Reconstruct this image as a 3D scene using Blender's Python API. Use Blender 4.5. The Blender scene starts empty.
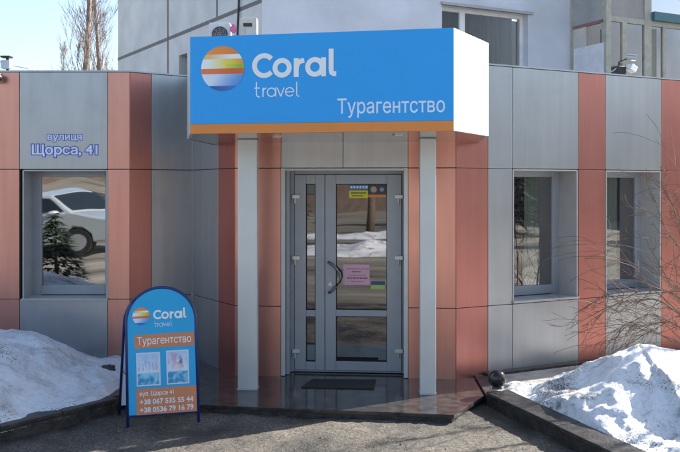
import bpy, bmesh, math, random
from math import radians, sin, cos, pi, sqrt
from mathutils import Vector, Matrix, noise
from mathutils.geometry import delaunay_2d_cdt

random.seed(7)
sc = bpy.context.scene
F = 800.0; UC = 340.0; VH = 188.0; H = 2.16       # photo focal length and centre in photo pixels, eye height in metres

# ------------------------------------------------------------------ camera, sky, sun, exposure
cd = bpy.data.cameras.new('camera'); cam = bpy.data.objects.new('camera', cd); sc.collection.objects.link(cam)
cam.location = (0, 0, H); cam.rotation_euler = (radians(90), 0, 0)
cd.sensor_width = 36; cd.lens = 36 * F / 680; cd.shift_y = -(226 - VH) / 680; cd.clip_end = 2000
sc.camera = cam
SUN_AZ = 30.3; SUN_EL = 31.0                        # azimuth from +X towards +Y
w = bpy.data.worlds.new('World'); sc.world = w; w.use_nodes = True
nt = w.node_tree; nt.nodes.clear()
sky = nt.nodes.new('ShaderNodeTexSky'); sky.sky_type = 'NISHITA'; sky.sun_disc = False
sky.sun_elevation = radians(SUN_EL); sky.sun_rotation = radians(90 - SUN_AZ)
sky.air_density = 1.0; sky.dust_density = 1.6; sky.ozone_density = 1.0
bg = nt.nodes.new('ShaderNodeBackground'); bg.inputs[1].default_value = 0.10
wo = nt.nodes.new('ShaderNodeOutputWorld')
nt.links.new(sky.outputs[0], bg.inputs[0]); nt.links.new(bg.outputs[0], wo.inputs[0])
sl = bpy.data.lights.new('sun', 'SUN'); sl.energy = 5.0; sl.angle = radians(0.5); sl.color = (1, .95, .87)
so = bpy.data.objects.new('sun', sl); sc.collection.objects.link(so)
sd = Vector((cos(radians(SUN_EL)) * cos(radians(SUN_AZ)), cos(radians(SUN_EL)) * sin(radians(SUN_AZ)), sin(radians(SUN_EL))))
so.rotation_euler = sd.to_track_quat('Z', 'Y').to_euler(); so.location = (20, 12, 15)
sc.view_settings.view_transform = 'Standard'; sc.view_settings.look = 'None'
sc.view_settings.gamma = 1; sc.view_settings.exposure = 1.65
try: sc.view_settings.use_curve_mapping = False
except Exception: pass
sc.cycles.max_bounces = 8; sc.cycles.transparent_max_bounces = 12

# ------------------------------------------------------------------ helpers
def lin(r, g, b):
    f = lambda c: c / 12.92 if c <= .04045 else ((c + .055) / 1.055) ** 2.4
    return (f(r / 255), f(g / 255), f(b / 255), 1)

def new_mat(name):
    m = bpy.data.materials.new(name); m.use_nodes = True
    return m, m.node_tree, m.node_tree.nodes['Principled BSDF']

def mat(name, col, rough=.5, metal=0., var=.08, scale=6., bump=0., bscale=60., spec=.5, stretch=(1, 1, 1), rvar=0., coat=0.):
    m, t, p = new_mat(name)
    tc = t.nodes.new('ShaderNodeTexCoord'); mp = t.nodes.new('ShaderNodeMapping'); mp.inputs['Scale'].default_value = stretch
    t.links.new(tc.outputs['Object'], mp.inputs[0])
    n = t.nodes.new('ShaderNodeTexNoise'); n.inputs['Scale'].default_value = scale; n.inputs['Detail'].default_value = 5
    t.links.new(mp.outputs[0], n.inputs['Vector'])
    r = t.nodes.new('ShaderNodeValToRGB')
    r.color_ramp.elements[0].position = .3; r.color_ramp.elements[1].position = .7
    c = Vector(col[:3])
    r.color_ramp.elements[0].color = (*(c * (1 - var)), 1); r.color_ramp.elements[1].color = (*(c * (1 + var)), 1)
    t.links.new(n.outputs['Fac'], r.inputs[0]); t.links.new(r.outputs[0], p.inputs['Base Color'])
    p.inputs['Roughness'].default_value = rough; p.inputs['Metallic'].default_value = metal
    p.inputs['Specular IOR Level'].default_value = spec
    if coat: p.inputs['Coat Weight'].default_value = coat
    if rvar:
        mr = t.nodes.new('ShaderNodeMapRange'); mr.inputs['To Min'].default_value = max(0, rough - rvar); mr.inputs['To Max'].default_value = rough + rvar
        n3 = t.nodes.new('ShaderNodeTexNoise'); n3.inputs['Scale'].default_value = scale * 2.3
        t.links.new(mp.outputs[0], n3.inputs['Vector']); t.links.new(n3.outputs['Fac'], mr.inputs['Value']); t.links.new(mr.outputs[0], p.inputs['Roughness'])
    if bump:
        n2 = t.nodes.new('ShaderNodeTexNoise'); n2.inputs['Scale'].default_value = bscale; n2.inputs['Detail'].default_value = 6
        b = t.nodes.new('ShaderNodeBump'); b.inputs['Strength'].default_value = bump; b.inputs['Distance'].default_value = .02
        t.links.new(mp.outputs[0], n2.inputs['Vector']); t.links.new(n2.outputs['Fac'], b.inputs['Height']); t.links.new(b.outputs[0], p.inputs['Normal'])
    return m

class Frame:
    """a plane in the world: a runs along it, b up it, d out of it towards the street"""
    def __init__(s, o, p, up=(0, 0, 1)):
        s.o = Vector(o); e = Vector(p) - s.o; s.len = e.length; s.ex = e.normalized()
        s.n = s.ex.cross(Vector(up)).normalized(); s.ez = s.n.cross(s.ex).normalized() * 1
        if s.ez.z < 0: s.ez = -s.ez
    def at(s, a, b, d=0): return s.o + s.ex * a + s.ez * b + s.n * d
    def uv(s, u, v):
        r = Vector(((u - UC) / F, 1, -(v - VH) / F)); c = Vector((0, 0, H))
        t = (s.o - c).dot(s.n) / r.dot(s.n); p = c + r * t - s.o
        return p.dot(s.ex), p.dot(s.ez)
    def a(s, u, v=VH): return s.uv(u, v)[0]
    def b(s, v, u=None, a=None):
        if u is None:
            p = s.at(a, 0); u = UC + F * p.x / p.y
        return s.uv(u, v)[1]

def P(u, s, z=0): return Vector(((u - UC) / s, F / s, z))
def G(u, v, z=0): return P(u, (v - VH) / (H - z), z)

class MB:
    def __init__(s): s.v = []; s.f = []; s.c = []
    def add(s, vs, fs, col=None):
        k = len(s.v); s.v += [Vector(x) for x in vs]; s.f += [tuple(i + k for i in f) for f in fs]
        s.c += [col] * len(fs)
    def box(s, fr, a0, a1, b0, b1, d0, d1):
        vs = [fr.at(a, b, d) for d in (d0, d1) for b in (b0, b1) for a in (a0, a1)]
        s.add(vs, [(0, 2, 3, 1), (4, 5, 7, 6), (0, 1, 5, 4), (2, 6, 7, 3), (0, 4, 6, 2), (1, 3, 7, 5)]); return s
    def wbox(s, x0, x1, y0, y1, z0, z1): return s.box(W, x0, x1, z0, z1, -y0, -y1) if False else s._wb(x0, x1, y0, y1, z0, z1)
    def _wb(s, x0, x1, y0, y1, z0, z1):
        vs = [(x, y, z) for z in (z0, z1) for y in (y0, y1) for x in (x0, x1)]
        s.add(vs, [(0, 2, 3, 1), (4, 5, 7, 6), (0, 1, 5, 4), (2, 6, 7, 3), (0, 4, 6, 2), (1, 3, 7, 5)]); return s
    def prism(s, fr, pts, d0, d1):
        n = len(pts); vs = [fr.at(a, b, d0) for a, b in pts] + [fr.at(a, b, d1) for a, b in pts]
        s.add(vs, [tuple(range(n - 1, -1, -1)), tuple(range(n, 2 * n))] + [(i, (i + 1) % n, n + (i + 1) % n, n + i) for i in range(n)]); return s
    def vprism(s, pts, z0, z1):
        n = len(pts); vs = [(x, y, z0) for x, y in pts] + [(x, y, z1) for x, y in pts]
        s.add(vs, [tuple(range(n - 1, -1, -1)), tuple(range(n, 2 * n))] + [(i, (i + 1) % n, n + (i + 1) % n, n + i) for i in range(n)]); return s
    def stroke(s, fr, pts, w, d0, d1, closed=False):
        pts = [Vector(p) for p in pts]; n = len(pts); L = []; R = []
        for i, p in enumerate(pts):
            if closed: q0, q1 = pts[i - 1], pts[(i + 1) % n]
            else: q0, q1 = pts[max(i - 1, 0)], pts[min(i + 1, n - 1)]
            t = (q1 - q0).normalized(); nn = Vector((-t.y, t.x)) * w / 2; L.append(p + nn); R.append(p - nn)
        if closed:
            for i in range(n):
                j = (i + 1) % n; s.prism(fr, [L[i], R[i], R[j], L[j]], d0, d1) if False else None
            vs = [fr.at(x.x, x.y, d) for d in (d0, d1) for x in L + R]; fs = []
            for i in range(n):
                j = (i + 1) % n
                fs += [(i, j, n + j, n + i), (2 * n + i, 3 * n + i, 3 * n + j, 2 * n + j), (i, 2 * n + i, 2 * n + j, j), (n + i, n + j, 3 * n + j, 3 * n + i)]
            s.add(vs, fs)
        else: s.prism(fr, [(x.x, x.y) for x in L + R[::-1]], d0, d1)
        return s
    def tube(s, pts, rad, n=8, cap=True):
        pts = [Vector(p) for p in pts]; m = len(pts)
        if not hasattr(rad, '__len__'): rad = [rad] * m
        vs = []; ref = Vector((.31, .22, .92))
        for i, p in enumerate(pts):
            t = (pts[min(i + 1, m - 1)] - pts[max(i - 1, 0)]).normalized()
            r = ref if abs(t.dot(ref)) < .95 else Vector((1, 0, 0))
            x = t.cross(r).normalized(); y = t.cross(x)
            vs += [p + (x * cos(2 * pi * k / n) + y * sin(2 * pi * k / n)) * rad[i] for k in range(n)]
        fs = [(i * n + k, i * n + (k + 1) % n, (i + 1) * n + (k + 1) % n, (i + 1) * n + k) for i in range(m - 1) for k in range(n)]
        if cap: fs += [tuple(range(n - 1, -1, -1)), tuple((m - 1) * n + k for k in range(n))]
        s.add(vs, fs); return s
    def ball(s, c, r, n=16, sz=1, rough=0):
        c = Vector(c); vs = []; fs = []
        for i in range(n + 1):
            th = pi * i / n
            for k in range(2 * n):
                ph = pi * k / n; d = Vector((sin(th) * cos(ph), sin(th) * sin(ph), cos(th) * sz))
                rr = r * (1 + rough * noise.noise(d * 2.1 + c)); vs.append(c + d * rr)
        m = 2 * n
        for i in range(n):
            for k in range(m): fs.append((i * m + k, i * m + (k + 1) % m, (i + 1) * m + (k + 1) % m, (i + 1) * m + k))
        s.add(vs, fs); return s
    def build(s, name, m, parent=None, smooth=False, bevel=0, label=None):
        off = parent['_o'] if parent else (0, 0, 0)
        off = Vector(off); me = bpy.data.meshes.new(name)
        me.from_pydata([v - off for v in s.v], [], s.f)
        bm = bmesh.new(); bm.from_mesh(me)
        bmesh.ops.remove_doubles(bm, verts=bm.verts, dist=1e-6) if smooth else None
        bmesh.ops.recalc_face_normals(bm, faces=bm.faces); bm.to_mesh(me); bm.free()
        me.materials.append(m)
        if smooth: me.polygons.foreach_set('use_smooth', [True] * len(me.polygons))
        o = bpy.data.objects.new(name, me); sc.collection.objects.link(o)
        o['_o'] = tuple(off)
        if parent: o.parent = parent
        if bevel:
            b = o.modifiers.new('bevel', 'BEVEL'); b.width = bevel; b.segments = 2; b.limit_method = 'ANGLE'; b.angle_limit = radians(40)
        if label: o['label'] = label
        return o

W = Frame((0, 0, 0), (1, 0, 0))
def tag(o, label, cat, group=None, kind=None):
    if kind: o['kind'] = kind
    o['label'] = label; o['category'] = cat
    if group: o['group'] = group
    return o
def thing(name, loc, label, cat, group=None):
    e = bpy.data.objects.new(name, None); sc.collection.objects.link(e); e.location = loc; e.empty_display_size = .2
    e['_o'] = tuple(loc); return tag(e, label, cat, group)
def struct(o): o['kind'] = 'structure'; return o

def text(fr, body, a0, a1, b0, b1, d0, d1, name, m, parent=None, bold=0., keep=False, label=None):
    """lettering fitted into the box a0..a1, b0..b1 of a frame"""
    c = bpy.data.curves.new('t', 'FONT'); c.body = body; c.size = 1; c.resolution_u = 4; c.fill_mode = 'NONE'
    o = bpy.data.objects.new('t', c); sc.collection.objects.link(o); bpy.context.view_layer.update()
    dg = bpy.context.evaluated_depsgraph_get(); me = bpy.data.meshes.new_from_object(o.evaluated_get(dg))
    bpy.data.objects.remove(o); bpy.data.curves.remove(c)
    nx = {e.vertices[0]: e.vertices[1] for e in me.edges}; co = [v.co.to_2d() for v in me.vertices]; bpy.data.meshes.remove(me)
    loops = []; seen = set()
    for i in list(nx):
        if i in seen: continue
        lp = []; k = i
        while k not in seen: seen.add(k); lp.append(k); k = nx[k]
        loops.append([co[k] for k in lp])
    if bold:                                          # grow every outline; holes run the other way round and shrink
        sg_ = lambda L: 1 if sum(L[i - 1].cross(L[i]) for i in range(len(L))) > 0 else -1
        def inside(p, L):
            r_ = False
            for i in range(len(L)):
                a_, b_ = L[i - 1], L[i]
                if (a_.y <= p.y) != (b_.y <= p.y) and a_.x + (p.y - a_.y) / (b_.y - a_.y) * (b_.x - a_.x) > p.x: r_ = not r_
            return r_
        src = [list(L) for L in loops]; sgs = [sg_(L) for L in src]
        for q_, L in enumerate(loops):
            hole = any(q_ != k_ and sgs[k_] != sgs[q_] and inside(src[q_][0], src[k_]) for k_ in range(len(src)))
            sg = -sgs[q_] if hole else sgs[q_]
            n_ = len(L); new = []
            for i in range(n_):
                t0 = (L[i] - L[i - 1]).normalized(); t1 = (L[(i + 1) % n_] - L[i]).normalized(); t = (t0 + t1)
                t = t.normalized() if t.length > 1e-6 else t0
                new.append(L[i] + Vector((t.y, -t.x)) * (sgs[q_] * (-1 if hole else 1)) * bold / max(.5, t.dot(t1)))
            L[:] = new
    V2 = [p for L in loops for p in L]; E2 = []; k = 0
    for L in loops: E2 += [(k + i, k + (i + 1) % len(L)) for i in range(len(L))]; k += len(L)
    rv, re, rf = delaunay_2d_cdt(V2, E2, [], 0, 1e-6)[:3]
    def wind(p):
        w_ = 0
        for i, j in E2:
            a_, b_ = V2[i], V2[j]
            if (a_.y <= p.y) != (b_.y <= p.y):
                x = a_.x + (p.y - a_.y) / (b_.y - a_.y) * (b_.x - a_.x)
                if x > p.x: w_ += 1 if b_.y > a_.y else -1
        return w_
    bm = bmesh.new(); bv = [bm.verts.new((p.x, p.y, 0)) for p in rv]
    for f in rf:
        if wind(sum((rv[i] for i in f), Vector((0, 0))) / len(f)): bm.faces.new([bv[i] for i in f])
    bmesh.ops.delete(bm, geom=[v for v in bm.verts if not v.link_faces], context='VERTS')
    r_ = bmesh.ops.extrude_face_region(bm, geom=list(bm.faces))
    for g_ in r_['geom']:
        if isinstance(g_, bmesh.types.BMVert): g_.co.z = 1
    xs = [v.co.x for v in bm.verts]; ys = [v.co.y for v in bm.verts]
    x0, x1, y0, y1 = min(xs), max(xs), min(ys), max(ys)
    off = Vector(parent['_o']) if parent else Vector((0, 0, 0))
    for v in bm.verts:
        a = a0 + (v.co.x - x0) / (x1 - x0) * (a1 - a0); b = b0 + (v.co.y - y0) / (y1 - y0) * (b1 - b0)
        v.co = fr.at(a, b, d1 if v.co.z > 0 else d0) - off
    bmesh.ops.recalc_face_normals(bm, faces=bm.faces)
    me = bpy.data.meshes.new(name); bm.to_mesh(me); bm.free(); me.materials.append(m)
    o = bpy.data.objects.new(name, me); sc.collection.objects.link(o); o['_o'] = tuple(off)
    if parent: o.parent = parent
    if label: o['label'] = label
    return o

# ------------------------------------------------------------------ materials
def panel_mat(name, col, rough=.34, metal=.85, var=.04):
    m, t, p = new_mat(name); N = t.nodes.new; L = t.links.new
    tc = N('ShaderNodeTexCoord'); mp = N('ShaderNodeMapping'); mp.inputs['Scale'].default_value = (7, 7, .5)
    L(tc.outputs['Object'], mp.inputs[0])
    n1 = N('ShaderNodeTexNoise'); n1.inputs['Scale'].default_value = 1.6; n1.inputs['Detail'].default_value = 6; L(mp.outputs[0], n1.inputs['Vector'])
    n2 = N('ShaderNodeTexNoise'); n2.inputs['Scale'].default_value = 2.4; n2.inputs['Detail'].default_value = 7; n2.inputs['Roughness'].default_value = .7; L(tc.outputs['Object'], n2.inputs['Vector'])
    r = N('ShaderNodeValToRGB'); c = Vector(col[:3]); e = r.color_ramp.elements
    e[0].position = .3; e[0].color = (*(c * (1 - var * 1.6)), 1); e[1].position = .7; e[1].color = (*(c * (1 + var)), 1); L(n1.outputs['Fac'], r.inputs[0])
    d = N('ShaderNodeValToRGB'); e = d.color_ramp.elements; e[0].position = .54; e[0].color = (0, 0, 0, 1); e[1].position = .75; e[1].color = (.18, .18, .18, 1); L(n2.outputs['Fac'], d.inputs[0])
    mx = N('ShaderNodeMix'); mx.data_type = 'RGBA'; L(d.outputs[0], mx.inputs[0]); L(r.outputs[0], mx.inputs[6]); mx.inputs[7].default_value = (.20, .185, .17, 1)
    L(mx.outputs[2], p.inputs['Base Color'])
    mr = N('ShaderNodeMapRange'); mr.inputs['To Min'].default_value = rough - .05; mr.inputs['To Max'].default_value = rough + .09; L(n2.outputs['Fac'], mr.inputs['Value']); L(mr.outputs[0], p.inputs['Roughness'])
    mm = N('ShaderNodeMapRange'); mm.inputs['From Max'].default_value = .35; mm.inputs['To Min'].default_value = metal; mm.inputs['To Max'].default_value = metal * .6; L(d.outputs[0], mm.inputs['Value']); L(mm.outputs[0], p.inputs['Metallic'])
    n3 = N('ShaderNodeTexNoise'); n3.inputs['Scale'].default_value = 1.1; n3.inputs['Detail'].default_value = 1; L(tc.outputs['Object'], n3.inputs['Vector'])
    b = N('ShaderNodeBump'); b.inputs['Strength'].default_value = .25; b.inputs['Distance'].default_value = .03; L(n3.outputs['Fac'], b.inputs['Height']); L(b.outputs[0], p.inputs['Normal'])
    return m
M_grey = panel_mat('silver composite panel', (.405, .41, .42, 1), .33, .82)
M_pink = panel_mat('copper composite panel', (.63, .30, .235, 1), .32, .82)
M_pinkshade = panel_mat('shaded copper composite panel', (.48, .19, .155, 1), .31, .82)  # the copper darkened: shade on the angled walls put into the colour
M_seam = mat('dark seam backing', (.06, .06, .06, 1), .8)
M_alu = mat('grey aluminium profile', (.30, .32, .35, 1), .4, .25, .04)
M_alul = mat('pale aluminium trim', (.50, .50, .50, 1), .4, .3, .04)
M_reveal = mat('pale grey reveal sheet', (.42, .41, .40, 1), .5, .2, .06)
M_col = mat('column sheet', (.58, .60, .60, 1), .4, .4, .05, 2)
M_int = mat('dark interior', (.10, .11, .11, 1), .9)
M_curtrefl = mat('pale curtain and reflection', (.55, .57, .50, 1), .9, 0, .1, 3, stretch=(6, 6, .3))  # for curtains, and for strips imitating the reveal's reflection
M_blue = mat('sign blue', (.012, .33, .80, 1), .45, 0, .02, 2)
M_white = mat('white sign vinyl', (.80, .82, .84, 1), .45, 0, .02)
M_orange = mat('sign orange', (.70, .235, .045, 1), .5, 0, .04)
M_boardblue = mat('board cyan blue', (.008, .36, .66, 1), .4, 0, .05, 4)
M_boardor = mat('board orange', (.62, .22, .09, 1), .5, 0, .05)
M_navy = mat('navy painted tube', (.012, .03, .14, 1), .35, 0, .1)
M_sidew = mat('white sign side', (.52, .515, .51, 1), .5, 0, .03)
M_granite = mat('black polished granite', (.045, .038, .034, 1), .12, 0, .6, 9, rvar=.08)
M_kerb = mat('dark wet granite kerb', (.032, .029, .027, 1), .4, 0, .6, 12, .3, 40)
M_black = mat('black rubber', (.02, .02, .02, 1), .8, 0, .2, 40, .3, 120)
M_steel = mat('bright hinge metal', (.5, .5, .5, 1), .35, .6, .05)
M_dk = mat('dark metal', (.04, .04, .045, 1), .4, .5)
M_conc = mat('pale concrete slabs', (.36, .335, .30, 1), .9, 0, .25, 5, .4, 50)
M_bark = mat('bark', (.13, .095, .07, 1), .9, 0, .3, 12)
M_barkr = mat('poplar bark', (.21, .165, .145, 1), .9, 0, .35, 5)
M_twig = mat('twigs', (.12, .075, .055, 1), .85, 0, .3, 10)
M_fir = mat('evergreen needles', (.02, .035, .018, 1), .8, 0, .4, 6)

def glass_mat(name, tint, refl, gl=.95):
    m = bpy.data.materials.new(name); m.use_nodes = True; t = m.node_tree; t.nodes.clear()
    o = t.nodes.new('ShaderNodeOutputMaterial'); mx = t.nodes.new('ShaderNodeMixShader'); tr = t.nodes.new('ShaderNodeBsdfTransparent')
    tr.inputs[0].default_value = (*tint, 1); g = t.nodes.new('ShaderNodeBsdfGlossy'); g.inputs['Roughness'].default_value = .015
    g.inputs[0].default_value = (gl, gl, gl * 1.04, 1)
    fr = t.nodes.new('ShaderNodeFresnel'); fr.inputs[0].default_value = 1.5
    ad = t.nodes.new('ShaderNodeMath'); ad.operation = 'ADD'; ad.use_clamp = True; ad.inputs[1].default_value = refl
    n = t.nodes.new('ShaderNodeTexNoise'); n.inputs['Scale'].default_value = 1.3; n.inputs['Detail'].default_value = 1
    tc = t.nodes.new('ShaderNodeTexCoord'); b = t.nodes.new('ShaderNodeBump'); b.inputs['Strength'].default_value = .12; b.inputs['Distance'].default_value = .02
    t.links.new(tc.outputs['Object'], n.inputs['Vector']); t.links.new(n.outputs['Fac'], b.inputs['Height']); t.links.new(b.outputs[0], g.inputs['Normal'])
    t.links.new(fr.outputs[0], ad.inputs[0]); t.links.new(ad.outputs[0], mx.inputs[0]); t.links.new(tr.outputs[0], mx.inputs[1]); t.links.new(g.outputs[0], mx.inputs[2])
    t.links.new(mx.outputs[0], o.inputs[0]); return m
M_glass = glass_mat('window glass', (.55, .6, .58), .32)
M_glassd = glass_mat('door glass', (.5, .5, .48), .14)
M_glassr = glass_mat('side window glass', (.75, .8, .78), .24)

def attr_mat(name, rough=.4):
    m, t, p = new_mat(name); a = t.nodes.new('ShaderNodeVertexColor'); a.layer_name = 'Col'
    t.links.new(a.outputs[0], p.inputs['Base Color']); p.inputs['Roughness'].default_value = rough; return m
M_attr = attr_mat('printed colours')

def ground_mat():
    m, t, p = new_mat('gritty wet paving'); N = t.nodes.new; L = t.links.new
    tc = N('ShaderNodeTexCoord')
    n1 = N('ShaderNodeTexNoise'); n1.inputs['Scale'].default_value = 1.3; n1.inputs['Detail'].default_value = 8; n1.inputs['Roughness'].default_value = .65
    n2 = N('ShaderNodeTexNoise'); n2.inputs['Scale'].default_value = 34; n2.inputs['Detail'].default_value = 8; n2.inputs['Roughness'].default_value = .75
    v = N('ShaderNodeTexVoronoi'); v.inputs['Scale'].default_value = 17; v.feature = 'DISTANCE_TO_EDGE'
    nw = N('ShaderNodeTexNoise'); nw.inputs['Scale'].default_value = 5
    mixv = N('ShaderNodeMix'); mixv.data_type = 'RGBA'; mixv.inputs[0].default_value = .12
    L(tc.outputs['Object'], mixv.inputs[6]); L(tc.outputs['Object'], nw.inputs['Vector']); L(nw.outputs['Color'], mixv.inputs[7]); L(mixv.outputs[2], v.inputs['Vector'])
    for n in (n1, n2): L(tc.outputs['Object'], n.inputs['Vector'])
    r1 = N('ShaderNodeValToRGB'); e = r1.color_ramp.elements
    e[0].position = .36; e[0].color = (.035, .033, .031, 1); e[1].position = .64; e[1].color = (.215, .195, .168, 1)
    r2 = N('ShaderNodeValToRGB'); e = r2.color_ramp.elements
    e[0].position = .36; e[0].color = (.25, .24, .235, 1); e[1].position = .64; e[1].color = (1.25, 1.22, 1.15, 1)
    mm = N('ShaderNodeMix'); mm.data_type = 'RGBA'; mm.blend_type = 'MULTIPLY'; mm.inputs[0].default_value = 1
    r3 = N('ShaderNodeValToRGB'); e = r3.color_ramp.elements; e[0].position = 0; e[0].color = (.5, .5, .5, 1); e[1].position = .12; e[1].color = (1, 1, 1, 1)
    m2 = N('ShaderNodeMix'); m2.data_type = 'RGBA'; m2.blend_type = 'MULTIPLY'; m2.inputs[0].default_value = .35
    L(n1.outputs['Fac'], r1.inputs[0]); L(n2.outputs['Fac'], r2.inputs[0]); L(r1.outputs[0], mm.inputs[6]); L(r2.outputs[0], mm.inputs[7])
    L(v.outputs['Distance'], r3.inputs[0]); L(mm.outputs[2], m2.inputs[6]); L(r3.outputs[0], m2.inputs[7]); L(m2.outputs[2], p.inputs['Base Color'])
    rr = N('ShaderNodeMapRange'); rr.inputs['From Min'].default_value = .35; rr.inputs['From Max'].default_value = .6; rr.inputs['To Min'].default_value = .45; rr.inputs['To Max'].default_value = .95
    L(n1.outputs['Fac'], rr.inputs['Value']); L(rr.outputs[0], p.inputs['Roughness'])
    b1 = N('ShaderNodeBump'); b1.inputs['Strength'].default_value = .9; b1.inputs['Distance'].default_value = .02
    b2 = N('ShaderNodeBump'); b2.inputs['Strength'].default_value = .3; b2.inputs['Distance'].default_value = .012
    L(n2.outputs['Fac'], b1.inputs['Height']); L(r3.outputs[0], b2.inputs['Height']); L(b1.outputs[0], b2.inputs['Normal']); L(b2.outputs[0], p.inputs['Normal'])
    return m
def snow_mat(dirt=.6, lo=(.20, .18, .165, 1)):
    m, t, p = new_mat('dirty snow'); N = t.nodes.new; L = t.links.new
    tc = N('ShaderNodeTexCoord')
    n1 = N('ShaderNodeTexNoise'); n1.inputs['Scale'].default_value = 3.2; n1.inputs['Detail'].default_value = 10; n1.inputs['Roughness'].default_value = .72; n1.inputs['Distortion'].default_value = .6
    n2 = N('ShaderNodeTexNoise'); n2.inputs['Scale'].default_value = 26; n2.inputs['Detail'].default_value = 8; n2.inputs['Roughness'].default_value = .7
    n3 = N('ShaderNodeTexNoise'); n3.inputs['Scale'].default_value = 90; n3.inputs['Detail'].default_value = 4
    for n in (n1, n2, n3): L(tc.outputs['Object'], n.inputs['Vector'])
    r = N('ShaderNodeValToRGB'); e = r.color_ramp.elements
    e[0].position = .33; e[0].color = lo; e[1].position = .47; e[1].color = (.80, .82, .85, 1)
    x = e.new(.62); x.color = (.88, .90, .93, 1)
    r2 = N('ShaderNodeValToRGB'); e = r2.color_ramp.elements; e[0].position = .32; e[0].color = (.40, .38, .36, 1); e[1].position = .46; e[1].color = (1, 1, 1, 1)
    mm = N('ShaderNodeMix'); mm.data_type = 'RGBA'; mm.blend_type = 'MULTIPLY'; mm.inputs[0].default_value = dirt
    L(n1.outputs['Fac'], r.inputs[0]); L(n2.outputs['Fac'], r2.inputs[0]); L(r.outputs[0], mm.inputs[6]); L(r2.outputs[0], mm.inputs[7])
    n4 = N('ShaderNodeTexNoise'); n4.inputs['Scale'].default_value = 70; n4.inputs['Detail'].default_value = 3; L(tc.outputs['Object'], n4.inputs['Vector'])
    n5 = N('ShaderNodeTexNoise'); n5.inputs['Scale'].default_value = 1.7; n5.inputs['Detail'].default_value = 3; L(tc.outputs['Object'], n5.inputs['Vector'])
    ma = N('ShaderNodeMath'); ma.operation = 'MULTIPLY'; L(n4.outputs['Fac'], ma.inputs[0]); L(n5.outputs['Fac'], ma.inputs[1])
    r4 = N('ShaderNodeValToRGB'); e = r4.color_ramp.elements; e[0].position = .325; e[0].color = (1, 1, 1, 1); e[1].position = .37; e[1].color = (.22, .2, .18, 1); L(ma.outputs[0], r4.inputs[0])
    m4 = N('ShaderNodeMix'); m4.data_type = 'RGBA'; m4.blend_type = 'MULTIPLY'; m4.inputs[0].default_value = 1; L(mm.outputs[2], m4.inputs[6]); L(r4.outputs[0], m4.inputs[7]); L(m4.outputs[2], p.inputs['Base Color'])
    p.inputs['Roughness'].default_value = .6
    b1 = N('ShaderNodeBump'); b1.inputs['Strength'].default_value = .8; b1.inputs['Distance'].default_value = .04
    b2 = N('ShaderNodeBump'); b2.inputs['Strength'].default_value = .5; b2.inputs['Distance'].default_value = .01
    L(n2.outputs['Fac'], b1.inputs['Height']); L(n3.outputs['Fac'], b2.inputs['Height']); L(b1.outputs[0], b2.inputs['Normal']); L(b2.outputs[0], p.inputs['Normal'])
    return m
M_ground = ground_mat(); M_snow = snow_mat(); M_snowlit = snow_mat(.3, (.45, .44, .43, 1))  # left heap's copy made paler and cleaner, standing in for sunlight on it

# ------------------------------------------------------------------ setting: ground
def heightgrid(x0, x1, y0, y1, nx, ny, fn, name, m):
    vs = []; fs = []; idx = {}
    for j in range(ny + 1):
        for i in range(nx + 1):
            x = x0 + (x1 - x0) * i / nx; y = y0 + (y1 - y0) * j / ny; z = fn(x, y)
            if z is not None: idx[i, j] = len(vs); vs.append((x, y, z))
    for j in range(ny):
        for i in range(nx):
            q = [(i, j), (i + 1, j), (i + 1, j + 1), (i, j + 1)]
            if all(k in idx for k in q): fs.append(tuple(idx[k] for k in q))
    b = MB(); b.v = [Vector(v) for v in vs]; b.f = fs
    return b.build(name, m, smooth=True)
def fbm(x, y, s, o=4):
    return noise.fractal(Vector((x * s, y * s, 3.3)), 1.0, 2.0, o)
def gz(x, y):
    e = min(1, max(0, (x + 6) / .8), max(0, (6.4 - x) / .8), max(0, (y - 3.2) / .8), max(0, (9.0 - y) / .6))
    return e * (.012 * fbm(x, y, .9) + .008 * fbm(x, y, 6) + .007 * fbm(x, y, 17, 3)) - .004 if e > 0 else -.004
pav = heightgrid(-6, 6.4, 3.2, 9.0, 420, 200, gz, 'pavement', M_ground); struct(pav)
g = MB(); R = 400
g.add([(-R, -R, -.045), (R, -R, -.045), (R, R, -.045), (-R, R, -.045)], [(0, 1, 2, 3)])
M_far = mat('trodden street ground', (.20, .18, .145, 1), .9, 0, .75, .8, .3, 8, stretch=(.25, 1.3, 1))
struct(g.build('ground', M_far))

# ------------------------------------------------------------------ travel agency building
ZL, ZU, ZT = .85, 2.38, 3.545
c0 = P(-330, 85); c1 = P(130, 85); c2 = P(192, 81.3); c3 = P(235, 90); c4 = P(456, 92); c5 = P(680, 78.7)
dR = (c5 - c4).normalized(); c6 = c4 + dR * 9.5
FA = Frame(c0, c1); FB = Frame(c1, c2); FC = Frame(c2, c3); FD = Frame(c3, c4); FE = Frame(c4, c6)
bld = thing('travel_agency_building', (0, 9.5, 0), 'single storey travel agency clad in alternating silver and copper panels behind the forecourt', 'building')
back = MB()
def panel(fr, a0, a1, b0, b1, m, label=None):
    g_ = .003
    MB().box(fr, a0 + g_, a1 - g_, b0 + g_, b1 - g_, -.02, 0).build('wall_panel', m, bld, bevel=.003, label=label)
def backing(fr, a0, a1, b0, b1, dep=.27): back.box(fr, a0, a1, b0, b1, -.028 - dep, -.026)
ROWS = ((.02, ZL), (ZL, ZU), (ZU, ZT - .02))
def cols(fr, lst):
    """lst: (a0, a1, material, kind) kind 'w' leaves the middle row open for a window"""
    for a0, a1, m, k in lst:
        for i, (b0, b1) in enumerate(ROWS):
            if k == 'w' and i == 1: continue
            panel(fr, a0, a1, b0, b1, m)
        if k == 'w': backing(fr, a0, a1, 0, ZL); backing(fr, a0, a1, ZU, ZT - .03)
        else: backing(fr, a0, a1, 0, ZT - .03)
    
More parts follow.
